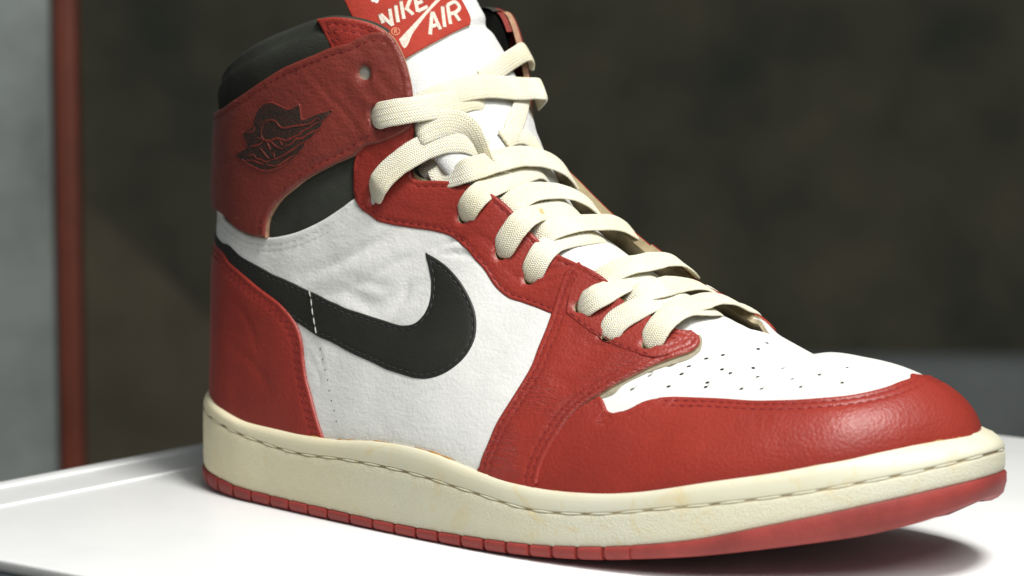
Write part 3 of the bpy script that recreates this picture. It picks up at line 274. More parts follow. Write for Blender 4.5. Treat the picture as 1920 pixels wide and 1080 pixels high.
M['mid_groove'] = simple('tan_groove', (.50, .43, .27), .8, .4, .2)  # stitch groove, darker and tanner than the rubber around it
M['mid_lower'] = midsole_mat('stippled_cream_rubber', .55, .62); M['mid_upper'] = midsole_mat('smooth_cream_rubber', .08, .46)
# flat woven lace: herringbone from the ribbon's own coordinates
def lace_mat():
    mt, nt, b, v = base_mat('cream_cotton_lace', .85, .2)
    uvn = node(nt, 'ShaderNodeUVMap', uv_map='ribbon'); sx = node(nt, 'ShaderNodeSeparateXYZ'); nt.links.new(uvn.outputs[0], sx.inputs[0])
    al, ac = sx.outputs[0], sx.outputs[1]
    ph = math_n(nt, 'ADD', math_n(nt, 'MULTIPLY', al, 1.25), math_n(nt, 'MULTIPLY', math_n(nt, 'PINGPONG', ac, 1.0), 1.0))
    w = math_n(nt, 'SINE', math_n(nt, 'MULTIPLY', ph, 6.283))
    w2 = math_n(nt, 'COSINE', math_n(nt, 'MULTIPLY', ac, 6.283))
    h = math_n(nt, 'ADD', math_n(nt, 'MULTIPLY', w, .13), math_n(nt, 'MULTIPLY', w2, .06)); h = math_n(nt, 'ADD', h, math_n(nt, 'MULTIPLY', noise(nt, v, 3.0, 3), .35))
    bump(nt, b, h, .001, .8)
    c = mixc(nt, ramp(nt, noise(nt, v, .06, 3), [(.35, (0, 0, 0)), (.7, (1, 1, 1))]), (.79, .765, .645), (.76, .71, .53))
    c = mixc(nt, math_n(nt, 'MULTIPLY', math_n(nt, 'MULTIPLY_ADD', w, -.5, .5), .22), c, (.60, .50, .26))
    c = mixc(nt, ramp(nt, noise(nt, v, .11, 2), [(.70, (0, 0, 0)), (.78, (1, 1, 1))]), c, (.60, .44, .20))
    nt.links.new(c, b.inputs['Base Color'])
    b.inputs['Subsurface Weight'].default_value = .25; b.inputs['Subsurface Radius'].default_value = (.003, .0022, .0009); b.inputs['Subsurface Scale'].default_value = 1.0
    return mt
M['lace'] = lace_mat()
M['plinth'] = simple('white_lacquer', (.885, .90, .895), .30, .07, .02, .06, .5, .4)
M['plinth_side'] = simple('grey_blue_base', (.42, .47, .53), .6, .2, .01)
M['post'] = simple('red_brown_post', (.175, .040, .020), .6, .5, .012)
M['panel_grey'] = simple('grey_panel', (.31, .345, .33), .8, .5, .010)
M['wall'] = simple('dark_wall', (.20, .180, .122), .95, .5, .0060, c2=(.085, .092, .072))
M['board'] = simple('reflection_brown', (.225, .195, .135), .9, .4, .008)  # tone of the imitated glass reflection
M['back_grey'] = simple('grey_block', (.42, .45, .44), .95, .4, .005)

# ---------------------------------------------------------------- object helpers
def link(o, parent=None):
    COL.objects.link(o)
    if parent is not None: o.parent = parent
    return o
def mesh_obj(name, V, F, mats, parent=None, mi=None, smooth=True, sharp=None):
    me = bpy.data.meshes.new(name); me.from_pydata((np.asarray(V, float)*MM).tolist(), [], [tuple(int(i) for i in f) for f in F])
    for mt in mats: me.materials.append(M[mt])
    if mi is not None: me.polygons.foreach_set('material_index', np.asarray(mi, dtype=np.int32))
    if smooth: me.polygons.foreach_set('use_smooth', np.ones(len(me.polygons), dtype=bool))
    if sharp: me.set_sharp_from_angle(angle=math.radians(sharp))
    me.update()
    return link(bpy.data.objects.new(name, me), parent)
def tag(o, label=None, cat=None, group=None, kind=None):
    for k, v in (('label', label), ('category', cat), ('group', group), ('kind', kind)):
        if v: o[k] = v
    return o
def empty(name, loc=(0, 0, 0)):
    o = bpy.data.objects.new(name, None); o.location = Vector(loc)*MM; return link(o)
def boxmesh(name, x0, x1, y0, y1, z0, z1, mat, parent=None, bev=0.0, seg=2):
    bm = bmesh.new(); bmesh.ops.create_cube(bm, size=1)
    for v in bm.verts: v.co = Vector(((x0 if v.co.x < 0 else x1), (y0 if v.co.y < 0 else y1), (z0 if v.co.z < 0 else z1)))*MM
    if bev: bmesh.ops.bevel(bm, geom=bm.edges[:], offset=bev*MM, segments=seg, affect='EDGES', profile=.5)
    me = bpy.data.meshes.new(name); bm.to_mesh(me); bm.free(); me.materials.append(M[mat])
    if bev: me.polygons.foreach_set('use_smooth', np.ones(len(me.polygons), dtype=bool)); me.set_sharp_from_angle(angle=math.radians(40))
    return link(bpy.data.objects.new(name, me), parent)

# ---------------------------------------------------------------- plinth and background
plinth = empty('display_plinth', (145, 41, 0))
def child(o): 
    o.parent = plinth; o.matrix_parent_inverse = Matrix.Translation(-plinth.location); return o
child(boxmesh('top_slab', -54, 345, -156, 238, -4.2, 0, 'plinth', None, 1.1, 3))
child(boxmesh('rim_strip', -22.2, -19.8, -154.5, 236.5, -.6, .5, 'plinth', None, .45, 3))
child(boxmesh('rim_strip', -53.2, -46, -154, 236, -.6, .5, 'plinth', None, .45, 3))
child(boxmesh('base_box', -48, 339, -150, 232, -900, -4.6, 'plinth_side', None, 2))
tag(plinth, 'white square display plinth under the sneaker with a raised rim strip', 'plinth')

def along(dist, sx, z):      # a point `dist` mm beyond the shoe along the view, sx mm to the right of its axis
    f = Vector((-math.sin(YAW), math.cos(YAW), 0)); r = Vector((math.cos(YAW), math.sin(YAW), 0))
    p = Vector((130, 0, 0))+f*dist+r*sx; return (p.x, p.y, z)
def slab(name, dist, x0, x1, z0, z1, depth, mat, parent=None, bev=3):
    o = boxmesh(name, x0, x1, 0, depth, z0, z1, mat, parent, bev)
    o.location = Vector(along(dist, 0, 0))*MM; o.rotation_euler = (0, 0, YAW); return o
tag(slab('wall', 2600, -3000, 3000, -1400, 2600, 60, 'wall'), kind='structure')
tag(slab('grey_display_panel', 700, -760, -268, -900, 900, 30, 'panel_grey'), 'pale grey upright panel at the left edge behind the plinth', 'panel')
tag(slab('red_post', 690, -268, -255.5, -900, 900, 20, 'post', None, 2), 'narrow red brown upright post beside the grey panel', 'post')
tag(slab('grey_block', 2480, -416, 1300, -900, -300, 100, 'back_grey', None, 30), 'dim grey block standing in the dark behind the sneaker', 'block')
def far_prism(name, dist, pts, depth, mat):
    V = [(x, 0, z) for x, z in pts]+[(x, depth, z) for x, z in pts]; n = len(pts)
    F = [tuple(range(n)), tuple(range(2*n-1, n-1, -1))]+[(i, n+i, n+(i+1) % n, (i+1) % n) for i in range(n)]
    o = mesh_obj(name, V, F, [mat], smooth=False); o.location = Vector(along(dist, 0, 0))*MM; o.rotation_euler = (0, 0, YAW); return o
tag(far_prism('reflection_board', 2300, [(-505, -80), (-330, -250), (-330, -900), (-505, -900)], 25, 'board'), 'dim brown board standing in for a glass reflection between the red post and the sneaker heel', 'board')  # added slab that imitates a brown reflection in the case glass
ground = boxmesh('floor', -6000, 6000, -3000, 6000, -960, -900, 'wall'); tag(ground, kind='structure')

# ---------------------------------------------------------------- panel builder
def sm(x, a, b): t = np.clip((x-a)/(b-a), 0, 1); return t*t*(3-2*t)
class Surf:
    def __init__(s, P, N): s.P, s.N = P, N
    def metric(s, uv, e=.003):
        u, v = uv[:, 0], uv[:, 1]
        a = np.linalg.norm(s.P(u+e, v)-s.P(u-e, v), axis=-1)/(2*e); v1 = np.clip(v+e, -1, 1); v0 = np.clip(v-e, -1, 1)
        b = np.linalg.norm(s.P(u, v1)-s.P(u, v0), axis=-1)/np.maximum(v1-v0, 1e-6)
        return np.stack([np.maximum(a, 1), np.maximum(b, 1)], -1)
U5 = KNOT[5]
def upper_n(u, v):
    n = SN(u, v)
    u, v = np.broadcast_arrays(np.asarray(u, float), np.asarray(v, float))
    w = (np.mod(u+1, 2)-1)
    k = (np.abs(w) <= U5+.002) & (v > .9)
    if k.any():
        f = np.clip((v[k]-.9)/.1, 0, 1)[:, None]**2; n2 = n.copy()
        mir = SN(-w[k], v[k]); a = n[k]*(1-.5*f)+mir*.5*f
        n2[k] = a/np.linalg.norm(a, axis=-1, keepdims=True); n = n2
    return n
UP = Surf(lambda u, v: S(u, np.clip(v, 0, 1)), lambda u, v: upper_n(u, np.clip(v, 0, 1)))
TO = Surf(lambda u, v: TGS(np.clip(u, 0, 1), v), TGN)
def spline2(pts, n=12):
    P = np.asarray(pts, float)
    if len(P) < 3: 
        t = np.linspace(0, 1, 24)[:, None]; return P[0]*(1-t)+P[-1]*t
    d = np.maximum(np.linalg.norm(np.diff(P, axis=0)*np.array([300, 90.]), axis=1), 1e-6)**.6
    k = np.concatenate([[0], np.cumsum(d)])
    q = np.concatenate([np.linspace(k[i], k[i+1], n, endpoint=False) for i in range(len(k)-1)]+[[k[-1]]])
    return hermite(P, k, q)
def resample(sf, uv, ds):
    p = sf.P(uv[:, 0], uv[:, 1]); l = np.concatenate([[0], np.cumsum(np.linalg.norm(np.diff(p, axis=0), axis=1))])
    n = max(2, int(round(l[-1]/ds))+1); q = np.linspace(0, l[-1], n)
    return np.stack([np.interp(q, l, uv[:, 0]), np.interp(q, l, uv[:, 1])], -1)
def inside(pts, poly):
    x, y = pts[:, 0][:, None], pts[:, 1][:, None]; a = poly; b = np.roll(poly, -1, 0)
    out = np.zeros(len(pts), bool)
    for s in range(0, len(pts), 4000):
        xs, ys = x[s:s+4000], y[s:s+4000]
        c = (a[:, 1] > ys) != (b[:, 1] > ys)
        t = (b[:, 0]-a[:, 0])*(ys-a[:, 1])/np.where(b[:, 1] == a[:, 1], 1e-12, b[:, 1]-a[:, 1])+a[:, 0]
        out[s:s+4000] = ((c & (xs < t)).sum(1) % 2) == 1
    return out
def mindist(p, q):
    if len(q) == 0: return np.full(len(p), 1e3)
    o = np.empty(len(p))
    for s in range(0, len(p), 2000): o[s:s+2000] = np.sqrt(((p[s:s+2000, None, :]-q[None])**2).sum(-1).min(1))
    return o
_rs = np.random.RandomState(3); _perm = _rs.permutation(4096); _val = _rs.rand(4096)*2-1
def vnoise(p):
    i = np.floor(p).astype(int); f = p-i; f = f*f*(3-2*f); r = 0
    for dx in (0, 1):
        for dy in (0, 1):
            for dz in (0, 1):
                h = _perm[(_perm[(_perm[(i[:, 0]+dx) & 4095]+i[:, 1]+dy) & 4095]+i[:, 2]+dz) & 4095]
                r = r+_val[h]*(f[:, 0] if dx else 1-f[:, 0])*(f[:, 1] if dy else 1-f[:, 1])*(f[:, 2] if dz else 1-f[:, 2])
    return r
def field(P):
    x, y, z = P[:, 0], P[:, 1], P[:, 2]
    h = .22*(vnoise(P*.055)+.5*vnoise(P*.15+9))
    h += -.8*np.exp(-(((x-231)-.12*y)/3.2)**2)*np.clip((z-56)/6, 0, 1)                                   # toe crease
    h += .7*np.exp(-((x-196)/14)**2-((z-52)/9)**2)                                                        # flexed vamp side
    o = (y < 0)
    h += o*(.30*np.exp(-((x-152)/9)**2-((z-84)/5)**2)*np.sin((z-x*.25)*1.6))
    h += o*(-.35*np.exp(-(((z-72)-(x-95)*.42)/1.7)**2)*np.exp(-((x-100)/20)**2)+.32*np.exp(-(((z-66)-(x-95)*.30)/2.8)**2)*np.exp(-((x-96)/22)**2))
    h += .16*np.exp(-((x-86)/13)**2-((z-138)/20)**2)*np.sin((x*.75+z*.62)*1.15+1.5*vnoise(P*.08))           # strap folds
    for d, w, L in TR['creases']:
        q = np.array(L); bb = (P > q.min(0)-4*w).all(1) & (P < q.max(0)+4*w).all(1)
        if not bb.any(): continue
        k = np.concatenate([[0], np.cumsum(np.linalg.norm(np.diff(q, axis=0), axis=1))]); t = np.linspace(0, 1, 60)
        c = hermite(q, k, t*k[-1]); c = c+.35*np.column_stack([vnoise(c*.5), 0*t, vnoise(c*.5+7)])
        pb = P[bb]; dd = ((pb[:, None, :]-c[None])**2).sum(-1); j = dd.argmin(1)
        h[bb] += d*np.sin(np.pi*np.clip(t[j], .02, .98))**.6*np.exp(-dd[np.arange(len(j)), j]/w**2)
    return h
def stitches(name, runs, mat, parent, ln=2.1, gap=.85, w=.42, h=.26):
    V, F = [], []
    for P, N in runs:
        l = np.concatenate([[0], np.cumsum(np.linalg.norm(np.diff(P, axis=0), axis=1))]); s = .6
        while s+ln < l[-1]:
            q = np.array([s, s+.3*ln, s+.7*ln, s+ln])+random.uniform(-.12, .12); hh = (-.25*h, h, h, -.25*h); ww = (.6*w, w, w, .6*w)
            p = np.stack([np.interp(q, l, P[:, i]) for i in range(3)], -1); n = np.stack([np.interp(q, l, N[:, i]) for i in range(3)], -1)
            t = np.gradient(p, axis=0); t /= np.linalg.norm(t, axis=1, keepdims=True)+1e-9; b = np.cross(n, t); b /= np.linalg.norm(b, axis=1, keepdims=True)+1e-9
            k = len(V)
            for i in range(4): V += [p[i]-b[i]*ww[i]*.5, p[i]-b[i]*ww[i]*.25+n[i]*hh[i], p[i]+b[i]*ww[i]*.25+n[i]*hh[i], p[i]+b[i]*ww[i]*.5]
            for i in range(3):
                for j in range(3): F.append((k+i*4+j, k+i*4+j+1, k+i*4+4+j+1, k+i*4+4+j))
            s += ln+gap
    if not V: return None
    return tag(mesh_obj(name, V, F, [mat], parent), kind='stuff')

def panel(name, segs, mat, edge, parent, sf=UP, holes=(), off=0., thick=1.2, rad=1.0, grooves=(), gd=.28, skirt=1.2, puff=.3, step=1.1,
          thread=None, merge=False, wr=.12, hole_mat=None, extra=None, hole_skirt=None, e0=.35, sth=(.42, .26)):
    B, FL = [], []
    for fl, pts in segs:
        q = resample(sf, spline2(pts), .8); B.append(q[:-1]); FL += [fl]*(len(q)-1)
    B = np.vstack(B); FL = np.array(FL)
    k = np.linalg.norm(sf.P(B[:, 0], B[:, 1])-sf.P(np.roll(B, 1, 0)[:, 0], np.roll(B, 1, 0)[:, 1]), axis=-1) > .05
    B, FL = B[k], FL[k]
    rnd = (FL != 'o'); st = (FL == 's')
    B3 = sf.P(B[:, 0], B[:, 1])
    # a rounded run also owns the first point after it
    met = sf.metric(B); mm = met.mean(0)
    nx = np.roll(B, -1, 0)-np.roll(B, 1, 0); t = nx*met; t /= np.linalg.norm(t, axis=1, keepdims=True)+1e-9
    area2 = (B[:, 0]*np.roll(B[:, 1], -1)-np.roll(B[:, 0], -1)*B[:, 1]).sum()
    inn = np.stack([-t[:, 1], t[:, 0]], -1)*(1 if area2 > 0 else -1)
    rings = []
    ds = [.22*rad, .55*rad, rad] if thick > 0 else []
    for g in grooves: ds += [g-.38, g, g+.38]
    ds = sorted(ds)
    H = [np.asarray(h) for h in holes]
    H3 = [sf.P(h[:, 0], h[:, 1]) for h in H]
    for d in ds:
        src = rnd if d <= rad+1e-6 else st
        r = B[src]+inn[src]*d/met[src]
        if len(r) == 0: continue
        if sf is UP: r[:, 1] = np.clip(r[:, 1], 0, 1)
        ok = inside(r, B) & (mindist(sf.P(r[:, 0], r[:, 1]), B3) > .86*d)
        for h in H: ok &= ~inside(r, h)
        r = r[ok]
        if H3: r = r[mindist(sf.P(r[:, 0], r[:, 1]), np.vstack(H3)) > .35]
        rings.append(r)
    du, dv = step/mm[0], step/mm[1]
    gu, gv = np.meshgrid(np.arange(B[:, 0].min()+du*.5, B[:, 0].max(), du), np.arange(B[:, 1].min()+dv*.5, B[:, 1].max(), dv), indexing='ij')
    gu = gu+(np.arange(gu.shape[1]) % 2)*du*.5
    G = np.stack([gu.ravel(), gv.ravel()], -1); G = G[inside(G, B)]
    R = np.vstack(rings) if rings else np.zeros((0, 2))
    G3 = sf.P(G[:, 0], G[:, 1]); ok = mindist(G3, np.vstack([B3]+([sf.P(R[:, 0], R[:, 1])] if len(R) else []))) > .55*step
    if H3: ok &= mindist(G3, np.vstack(H3)) > .4*step
    for h in H: ok &= ~inside(G, h)
    G = G[ok]
    loops = [B]+H; edges = []; o = 0
    for L in loops: edges += [(o+i, o+(i+1) % len(L)) for i in range(len(L))]; o += len(L)
    A = np.vstack(loops+[R, G]); nb = o
    res = delaunay_2d_cdt([Vector((float(a), float(b))) for a, b in A*mm], edges, [], 0, 1e-6)
    vo = np.array([[v.x, v.y] for v in res[0]])/mm; tri = np.array(res[2]); orig = res[3]
    newid = np.full(len(A), -1)
    for i, l in enumerate(orig):
        for j in l: newid[j] = i
    cen = vo[tri].mean(1); ok = inside(cen, B)
    for h in H: ok &= ~inside(cen, h)
    tri = tri[ok]
    P = sf.P(vo[:, 0], vo[:, 1]); N = sf.N(vo[:, 0], vo[:, 1])
    dr = mindist(P, np.vstack([B3[rnd]]+H3) if (rnd.any() or H3) else np.zeros((0, 3))); dsn = mindist(P, B3[st])
    dro = mindist(P, B3[rnd])
    x = np.clip(dr/rad, 0, 1); h = off+thick*(e0+(1-e0)*np.sqrt(np.maximum(0, 1-(1-x)**2)))
    h += puff*(1-np.exp(-(dro/6)**2))
    for g in grooves: h -= gd*np.exp(-((dsn-g)/.42)**2)
    if sf is UP: h += field(P)
    elif wr: h += wr*(vnoise(P*.11)+.5*vnoise(P*.27+9))
    if extra is not None: h += extra(P, vo, dro)
    V = P+N*h[:, None]
    F = tri.tolist(); MI = [0]*len(F)
    fn = np.cross(V[tri[:, 1]]-V[tri[:, 0]], V[tri[:, 2]]-V[tri[:, 0]])
    flip = (fn*N[tri[:, 0]]).sum(1) < 0
    F = [(a, c, b) if fl else (a, b, c) for (a, b, c), fl in zip(F, flip)]
    V = V.tolist()
    def add_skirt(ids, flags, mi, depth):
        n = len(ids); nid = {}
        for i in range(n):
            j = (i+1) % n
            if not flags[i]: continue
            a, b = ids[i], ids[j]
            if a < 0 or b < 0 or a == b: continue
            for q in (a, b):
                if q not in nid: nid[q] = len(V); V.append((P[q]+N[q]*(off-depth)).tolist())
            F.append((a, b, nid[b], nid[a])); MI.append(mi)
    add_skirt([newid[i] for i in range(len(B))], rnd, 1, skirt)
    o = len(B); mats = [mat, edge]+([hole_mat] if hole_mat else [])
    for L in H:
        add_skirt([newid[o+i] for i in range(len(L))], [True]*len(L), 2 if hole_mat else 1, hole_skirt or skirt); o += len(L)
    ob = mesh_obj(name, V, F, mats, parent, MI, sharp=50)
    bm = bmesh.new(); bm.from_mesh(ob.data)
    if merge: bmesh.ops.remove_doubles(bm, verts=bm.verts[:], dist=.02*MM)
    bmesh.ops.delete(bm, geom=[v for v in bm.verts if not v.link_faces], context='VERTS')
    bm.to_mesh(ob.data); bm.free()
    if thread and st.any():
        runs = []
        brk = np.flatnonzero(~(st & np.roll(st, 1)))
        idx = np.arange(len(B)); cuts = []
        cur = []
        for i in idx:
            if st[i]: cur.append(i)
            elif cur: cuts.append(cur); cur = []
        if cur: cuts.append(cur)
        for g in grooves:
            for cut in cuts:
                cut = np.array(cut); q = B[cut]+inn[cut]*g/met[cut]
                p3 = sf.P(q[:, 0], q[:, 1]); good = (mindist(p3, B3) > .8*g) & inside(q, B)
                run = []
                for i in range(len(cut)+1):
                    if i < len(cut) and good[i]: run.append(i)
                    else:
                        if len(run) > 4:
                            qq = q[run]; nn = sf.N(qq[:, 0], qq[:, 1]); hh = off+thick+puff*(1-math.exp(-(g/6)**2))-gd*.8
                            pp = sf.P(qq[:, 0], qq[:, 1]); hh = hh+(field(pp) if sf is UP else 0*pp[:, 0]); runs.append((pp+nn*hh[:, None], nn))
                        run = []
        stitches('stitching', runs, thread, ob, w=sth[0], h=sth[1])
    return ob
def circle(sf, c, r, n=18, ex=1.0):
    c = np.array([c], float); m = sf.metric(c)[0]; a = np.linspace(0, 2*math.pi, n, endpoint=False)
    return np.stack([c[0, 0]+r*np.cos(a)/m[0], c[0, 1]+r*ex*np.sin(a)/m[1]], -1)
def stroke_ribbon(name, sf, uvline, width, off, thick, mat, parent, taper=False):
    q = resample(sf, spline2(uvline), .5); P = sf.P(q[:, 0], q[:, 1]); N = sf.N(q[:, 0], q[:, 1])
    if sf is UP: P = P+N*field(P)[:, None]
    t = np.gradient(P, axis=0); t /= np.linalg.norm(t, axis=1, keepdims=True)+1e-9; b = np.cross(N, t)
    V, F = [], []
    for i in range(len(P)):
        w = width*(.5 if not taper else .5*max(.25, math.sin(math.pi*(i+.7)/(len(P)+.4))**.5))
        V += [P[i]-b[i]*w+N[i]*(off-.4), P[i]-b[i]*w+N[i]*(off+thick*.7), P[i]-b[i]*w*.6+N[i]*(off+thick), P[i]+b[i]*w*.6+N[i]*(off+thick), P[i]+b[i]*w+N[i]*(off+thick*.7), P[i]+b[i]*w+N[i]*(off-.4)]
    for i in range(len(P)-1):
        for j in range(5): F.append((i*6+j, i*6+j+1, i*6+6+j+1, i*6+6+j))
    F.append((0, 1, 2, 3, 4, 5)); k = 6*(len(P)-1); F.append(tuple(k+j for j in (5, 4, 3, 2, 1, 0)))
    return V, F
def mir(L): return [(2-a, b) for a, b in L][::-1]
def tup(L): return [tuple(x) for x in L]

shoe = empty('sneaker', (145, 0, 0))
tag(shoe, 'red, white and black leather high-top sneaker with cream laces on the white plinth', 'sneaker')
ROOT = bpy.data.objects.new('tmp', None)
_parts = []
_link0 = link
def link(o, parent=None):
    COL.objects.link(o)
    if parent is not None:
        o.parent = parent
        if parent is shoe: o.matrix_parent_inverse = Matrix.Translation(-shoe.location)
    return o

# ---------------------------------------------------------------- sole
def sweep(name, w, prof, mats, parent, mi_of=None, closed=True, caps=False):
    """prof(x) -> (k,2) arrays of (outward, z) for every sample"""
    xy = sole_xy(w); n = sole_nrm(w)
    k = len(prof(xy[:1, 0], w[:1])[0]); PR = prof(xy[:, 0], w)
    V = np.zeros((len(w), k, 3)); V[..., :2] = xy[:, None, :]+n[:, None, :]*PR[..., :1]; V[..., 2] = PR[..., 1]
    F, MI = [], []; L = len(w)
    for i in range(L if closed else L-1):
        j = (i+1) % L
        for a in range(k-1): F.append((i*k+a, j*k+a, j*k+a+1, i*k+a+1)); MI.append(mi_of(a) if mi_of else 0)
    if caps: F.append(tuple(range(k))); F.append(tuple((L-1)*k+a for a in range(k-1, -1, -1))); MI += [0, 0]
    return mesh_obj(name, V.reshape(-1, 3), F, mats, parent, MI, sharp=55)
if np.dot(sole_nrm(np.array([SOLE_T[9]]))[0], (0, -1)) < 0:
    _sn = sole_nrm
    def sole_nrm(w): return -_sn(w)
SX = np.array([-8, 5, 20, 42, 67, 90, 120, 149, 175, 194, 219, 240, 252, 271, 288, 297], float)
SZ = np.array([29, 28, 25.4, 22.2, 20.4, 21.4, 21.2, 18.6, 16.0, 17.0, 21.0, 24.6, 26.8, 31.0, 35.3, 38.0], float)
def zst(x): return hermite(SZ[:, None], SX, np.clip(x, -8, 297))[..., 0]
WALL = np.linspace(0, SOLE_L, 620, endpoint=False)
def mid_prof(x, w):
    zr, zt, zs = zof(ZR, x), zof(ZT, x), zst(x)
    zt = zt+.22*vnoise(np.column_stack([w*.05, w*0, w*0]))
    e = 4.6*sm(x, 258, 295)+1.6*sm(-x, -25, 4)
    rows = [(-9, zr-.5), (-.9, zr-.45), (-.25, zr-.2), (0, zr+.4), (.25, zr+1.6)]
    for f in (.3, .6, .85): rows.append((.35-.15*f, zr+1.6+(zs-.9-zr-1.6)*f))
    rows += [(.1, zs-.9), (-.05, zs-.55), (-.42, zs-.3), (-.45, zs+.2), (-.05, zs+.5), (.05, zs+.9)]
    for f in (.3, .55, .8): rows.append((.05-1.0*f**3-e*f**1.6, zs+.9+(zt-zs-.9)*f))
    rows += [(-1.25-e, zt-.35), (-1.9-e, zt), (-2.7-e, zt-.02), (-3.4-e, zt-.5), (-4.2-e, zt-2.2), (-7-e, zt-6)]
    return np.stack([np.stack([np.full_like(x, a) if np.isscalar(a) else a, b], -1) for a, b in rows], 1)
midsole = sweep('midsole', WALL, mid_prof, ['mid_lower', 'mid_upper', 'mid_groove'], shoe, lambda a: 0 if a < 9 else (2 if a < 12 else 1))
# the stitches that lie in the midsole groove
def mid_stitch(w0, w1):
    q = np.linspace(w0, w1, 7); xy = sole_xy(q); n = sole_nrm(q); z = zst(xy[:, 0]); V, F = [], []
    for i, f in enumerate((.0, .35, .5, .55, .5, .35, .0)):
        o = -.42 if f else -.62
        c = np.array([xy[i, 0], xy[i, 1], z[i]+.02*math.sin(q[i])]); nn = np.array([n[i, 0], n[i, 1], 0])
        for a, b in ((-.2, -.36), (f*.9, -.26), (f*1.1, 0), (f*.9, .26), (-.2, .36)): V.append(c+nn*(o+a)+np.array([0, 0, b*(1 if f else .5)]))
    for i in range(6):
        for j in range(4): F.append((i*5+j, i*5+5+j, i*5+5+j+1, i*5+j+1))
    return mesh_obj('midsole_stitch', V, F, ['mid_upper'], midsole)
w = 4.0
while w < SOLE_L-10:
    mid_stitch(w+.7, w+9.9); w += 10.6
# outsole with its tread blocks
def out_prof(ins):
    def f(x, w):
        zr, zb = zof(ZR, x), zof(ZB, x)
        i = ins*(1-sm(x, 205, 212)) if ins else 0*x
        e2 = sm(x, 268, 296)
        rows = [(-9+0*x, zr-.3), (-.3-i*.2, zr-.28), (.35-i, zr-.1), (.75-i, zr-.7), (.8-i, zr-.35*(zr-zb)), (.35-i-.5*e2, zr-.72*(zr-zb)), (-.5-i-1.3*e2, zb+.45+.9*e2), (-1.6-i-2.2*e2, zb+.08+.25*e2), (-4-i-2.0*e2, zb+.02)]
        return np.stack([np.stack([a, b], -1) for a, b in rows], 1)
    return f
outsole = sweep('outsole', WALL, out_prof(1.3), ['outsole'], shoe)
xy = sole_xy(WALL); n = sole_nrm(WALL)
V = [(*(xy[i]-n[i]*(5.4+1.8*float(sm(xy[i, 0], 268, 296)))), float(zof(ZB, xy[i:i+1, 0])[0])+.05) for i in range(len(WALL))]
ctr = [(x, float(np.interp(x, [0, 150, 290], [0, -5, 8])), float(zof(ZB, np.array([x]))[0])+.3) for x in np.linspace(8, 282, 40)]
Fb = []
for i in range(len(V)):
    a = min(39, max(0, int((V[i][0]-8)/274*39+.5))); j = (i+1) % len(V); b = min(39, max(0, int((V[j][0]-8)/274*39+.5)))
    Fb.append((i, j, len(V)+b) if a == b else (i, j, len(V)+b, len(V)+a))
mesh_obj('outsole_bottom', V+ctr, Fb, ['outsole_dark'], shoe)
cuts = [115.1, 124.7, 134.1, 143.2, 151.7, 160.8, 170, 179.8, 190, 200, 210.1, 220.4, 231.7, 242.8]
while cuts[-1] < SOLE_L-120: cuts.append(cuts[-1]+10.2)
def blk_prof(x, w):
    zr, zb = zof(ZR, x), zof(ZB, x); r = zr-zb
    rows = [(-2.2+0*x, zr-.32), (.25+0*x, zr-.25), (.72+0*x, zr-.75), (.8+0*x, zr-.35*r), (.4+0*x, zr-.72*r), (-.45+0*x, zb+.4), (-1.5+0*x, zb+.05), (-3.5+0*x, zb+.0)]
    return np.stack([np.stack([a, b], -1) for a, b in rows], 1)
for a, b in zip(cuts[:-1], cuts[1:]):
    sweep('tread_block', np.linspace(a+.75, b-.75, 9), blk_prof, ['outsole'], outsole, closed=False, caps=True)
# squeezed-out glue where the upper meets the rubber
V, F = [], []
gw = np.linspace(0, SOLE_L, 900, endpoint=False); gx = sole_xy(gw); gn = sole_nrm(gw); gz = zof(ZT, gx[:, 0])+.22*vnoise(np.column_stack([gw*.05, gw*0, gw*0])); ge = 4.6*sm(gx[:, 0], 258, 295)+1.6*sm(-gx[:, 0], -25, 4)
g = vnoise(np.column_stack([gw*.10, gw*0, gw*0+3]))+.8*vnoise(np.column_stack([gw*.5, gw*0, gw*0+7])); rr = np.clip(.12+.55*g, .12, .8)
for i in range(900):
    for a in range(6):
        t = a*math.pi/3; o = -2.9-ge[i]+rr[i]*.8*math.cos(t); V.append((gx[i, 0]+gn[i, 0]*o, gx[i, 1]+gn[i, 1]*o, gz[i]-.35+rr[i]*math.sin(t)))
    for a in range(6): j = (i+1) % 900; b = (a+1) % 6; F.append((i*6+a, j*6+a, j*6+b, i*6+b))
mesh_obj('glue_line', V, F, ['glue'], midsole)

# ---------------------------------------------------------------- upper panels
ELAT = tup(TR['eyelets']); EHOLE = [circle(UP, e, 2.2) for e in ELAT]
EHOLE_M = [np.column_stack([2-h[:, 0], h[:, 1]])[::-1] for h in EHOLE]
U7 = KNOT[7]
# lining shell, a little inside everything
def lining(name, u0, u1, v0, v1, mat, off, nu=220, nv=50):
    u = np.linspace(u0, u1, nu); V, F = [], []
    for i, a in enumerate(u):
        w = a if a <= 1 else 2-a
        top = v1-.085*math.exp(-((w-.625)/.035)**2)
        vv = np.linspace(v0, top, nv); aa = np.full(nv, a); V.append(UP.P(aa, vv)+UP.N(aa, vv)*off)
    V = np.vstack(V)
    for i in range(nu-1):
        for j in range(nv-1): F.append((i*nv+j, i*nv+j+1, i*nv+nv+j+1, i*nv+nv+j))
    return mesh_obj(name, V, F, [mat], shoe)
lining('lining', KNOT[6], KNOT[13], .02, .985, 'lining', -1.1)
lining('lining', 2-KNOT[13], 2-KNOT[6], .02, .992, 'lining', -1.1)
lining('collar_lining', KNOT[13], 2-KNOT[13], .05, .985, 'collar', -2.5)
lining('toe_lining', -KNOT[6], KNOT[6], .02, .97, 'lining', -1.5)

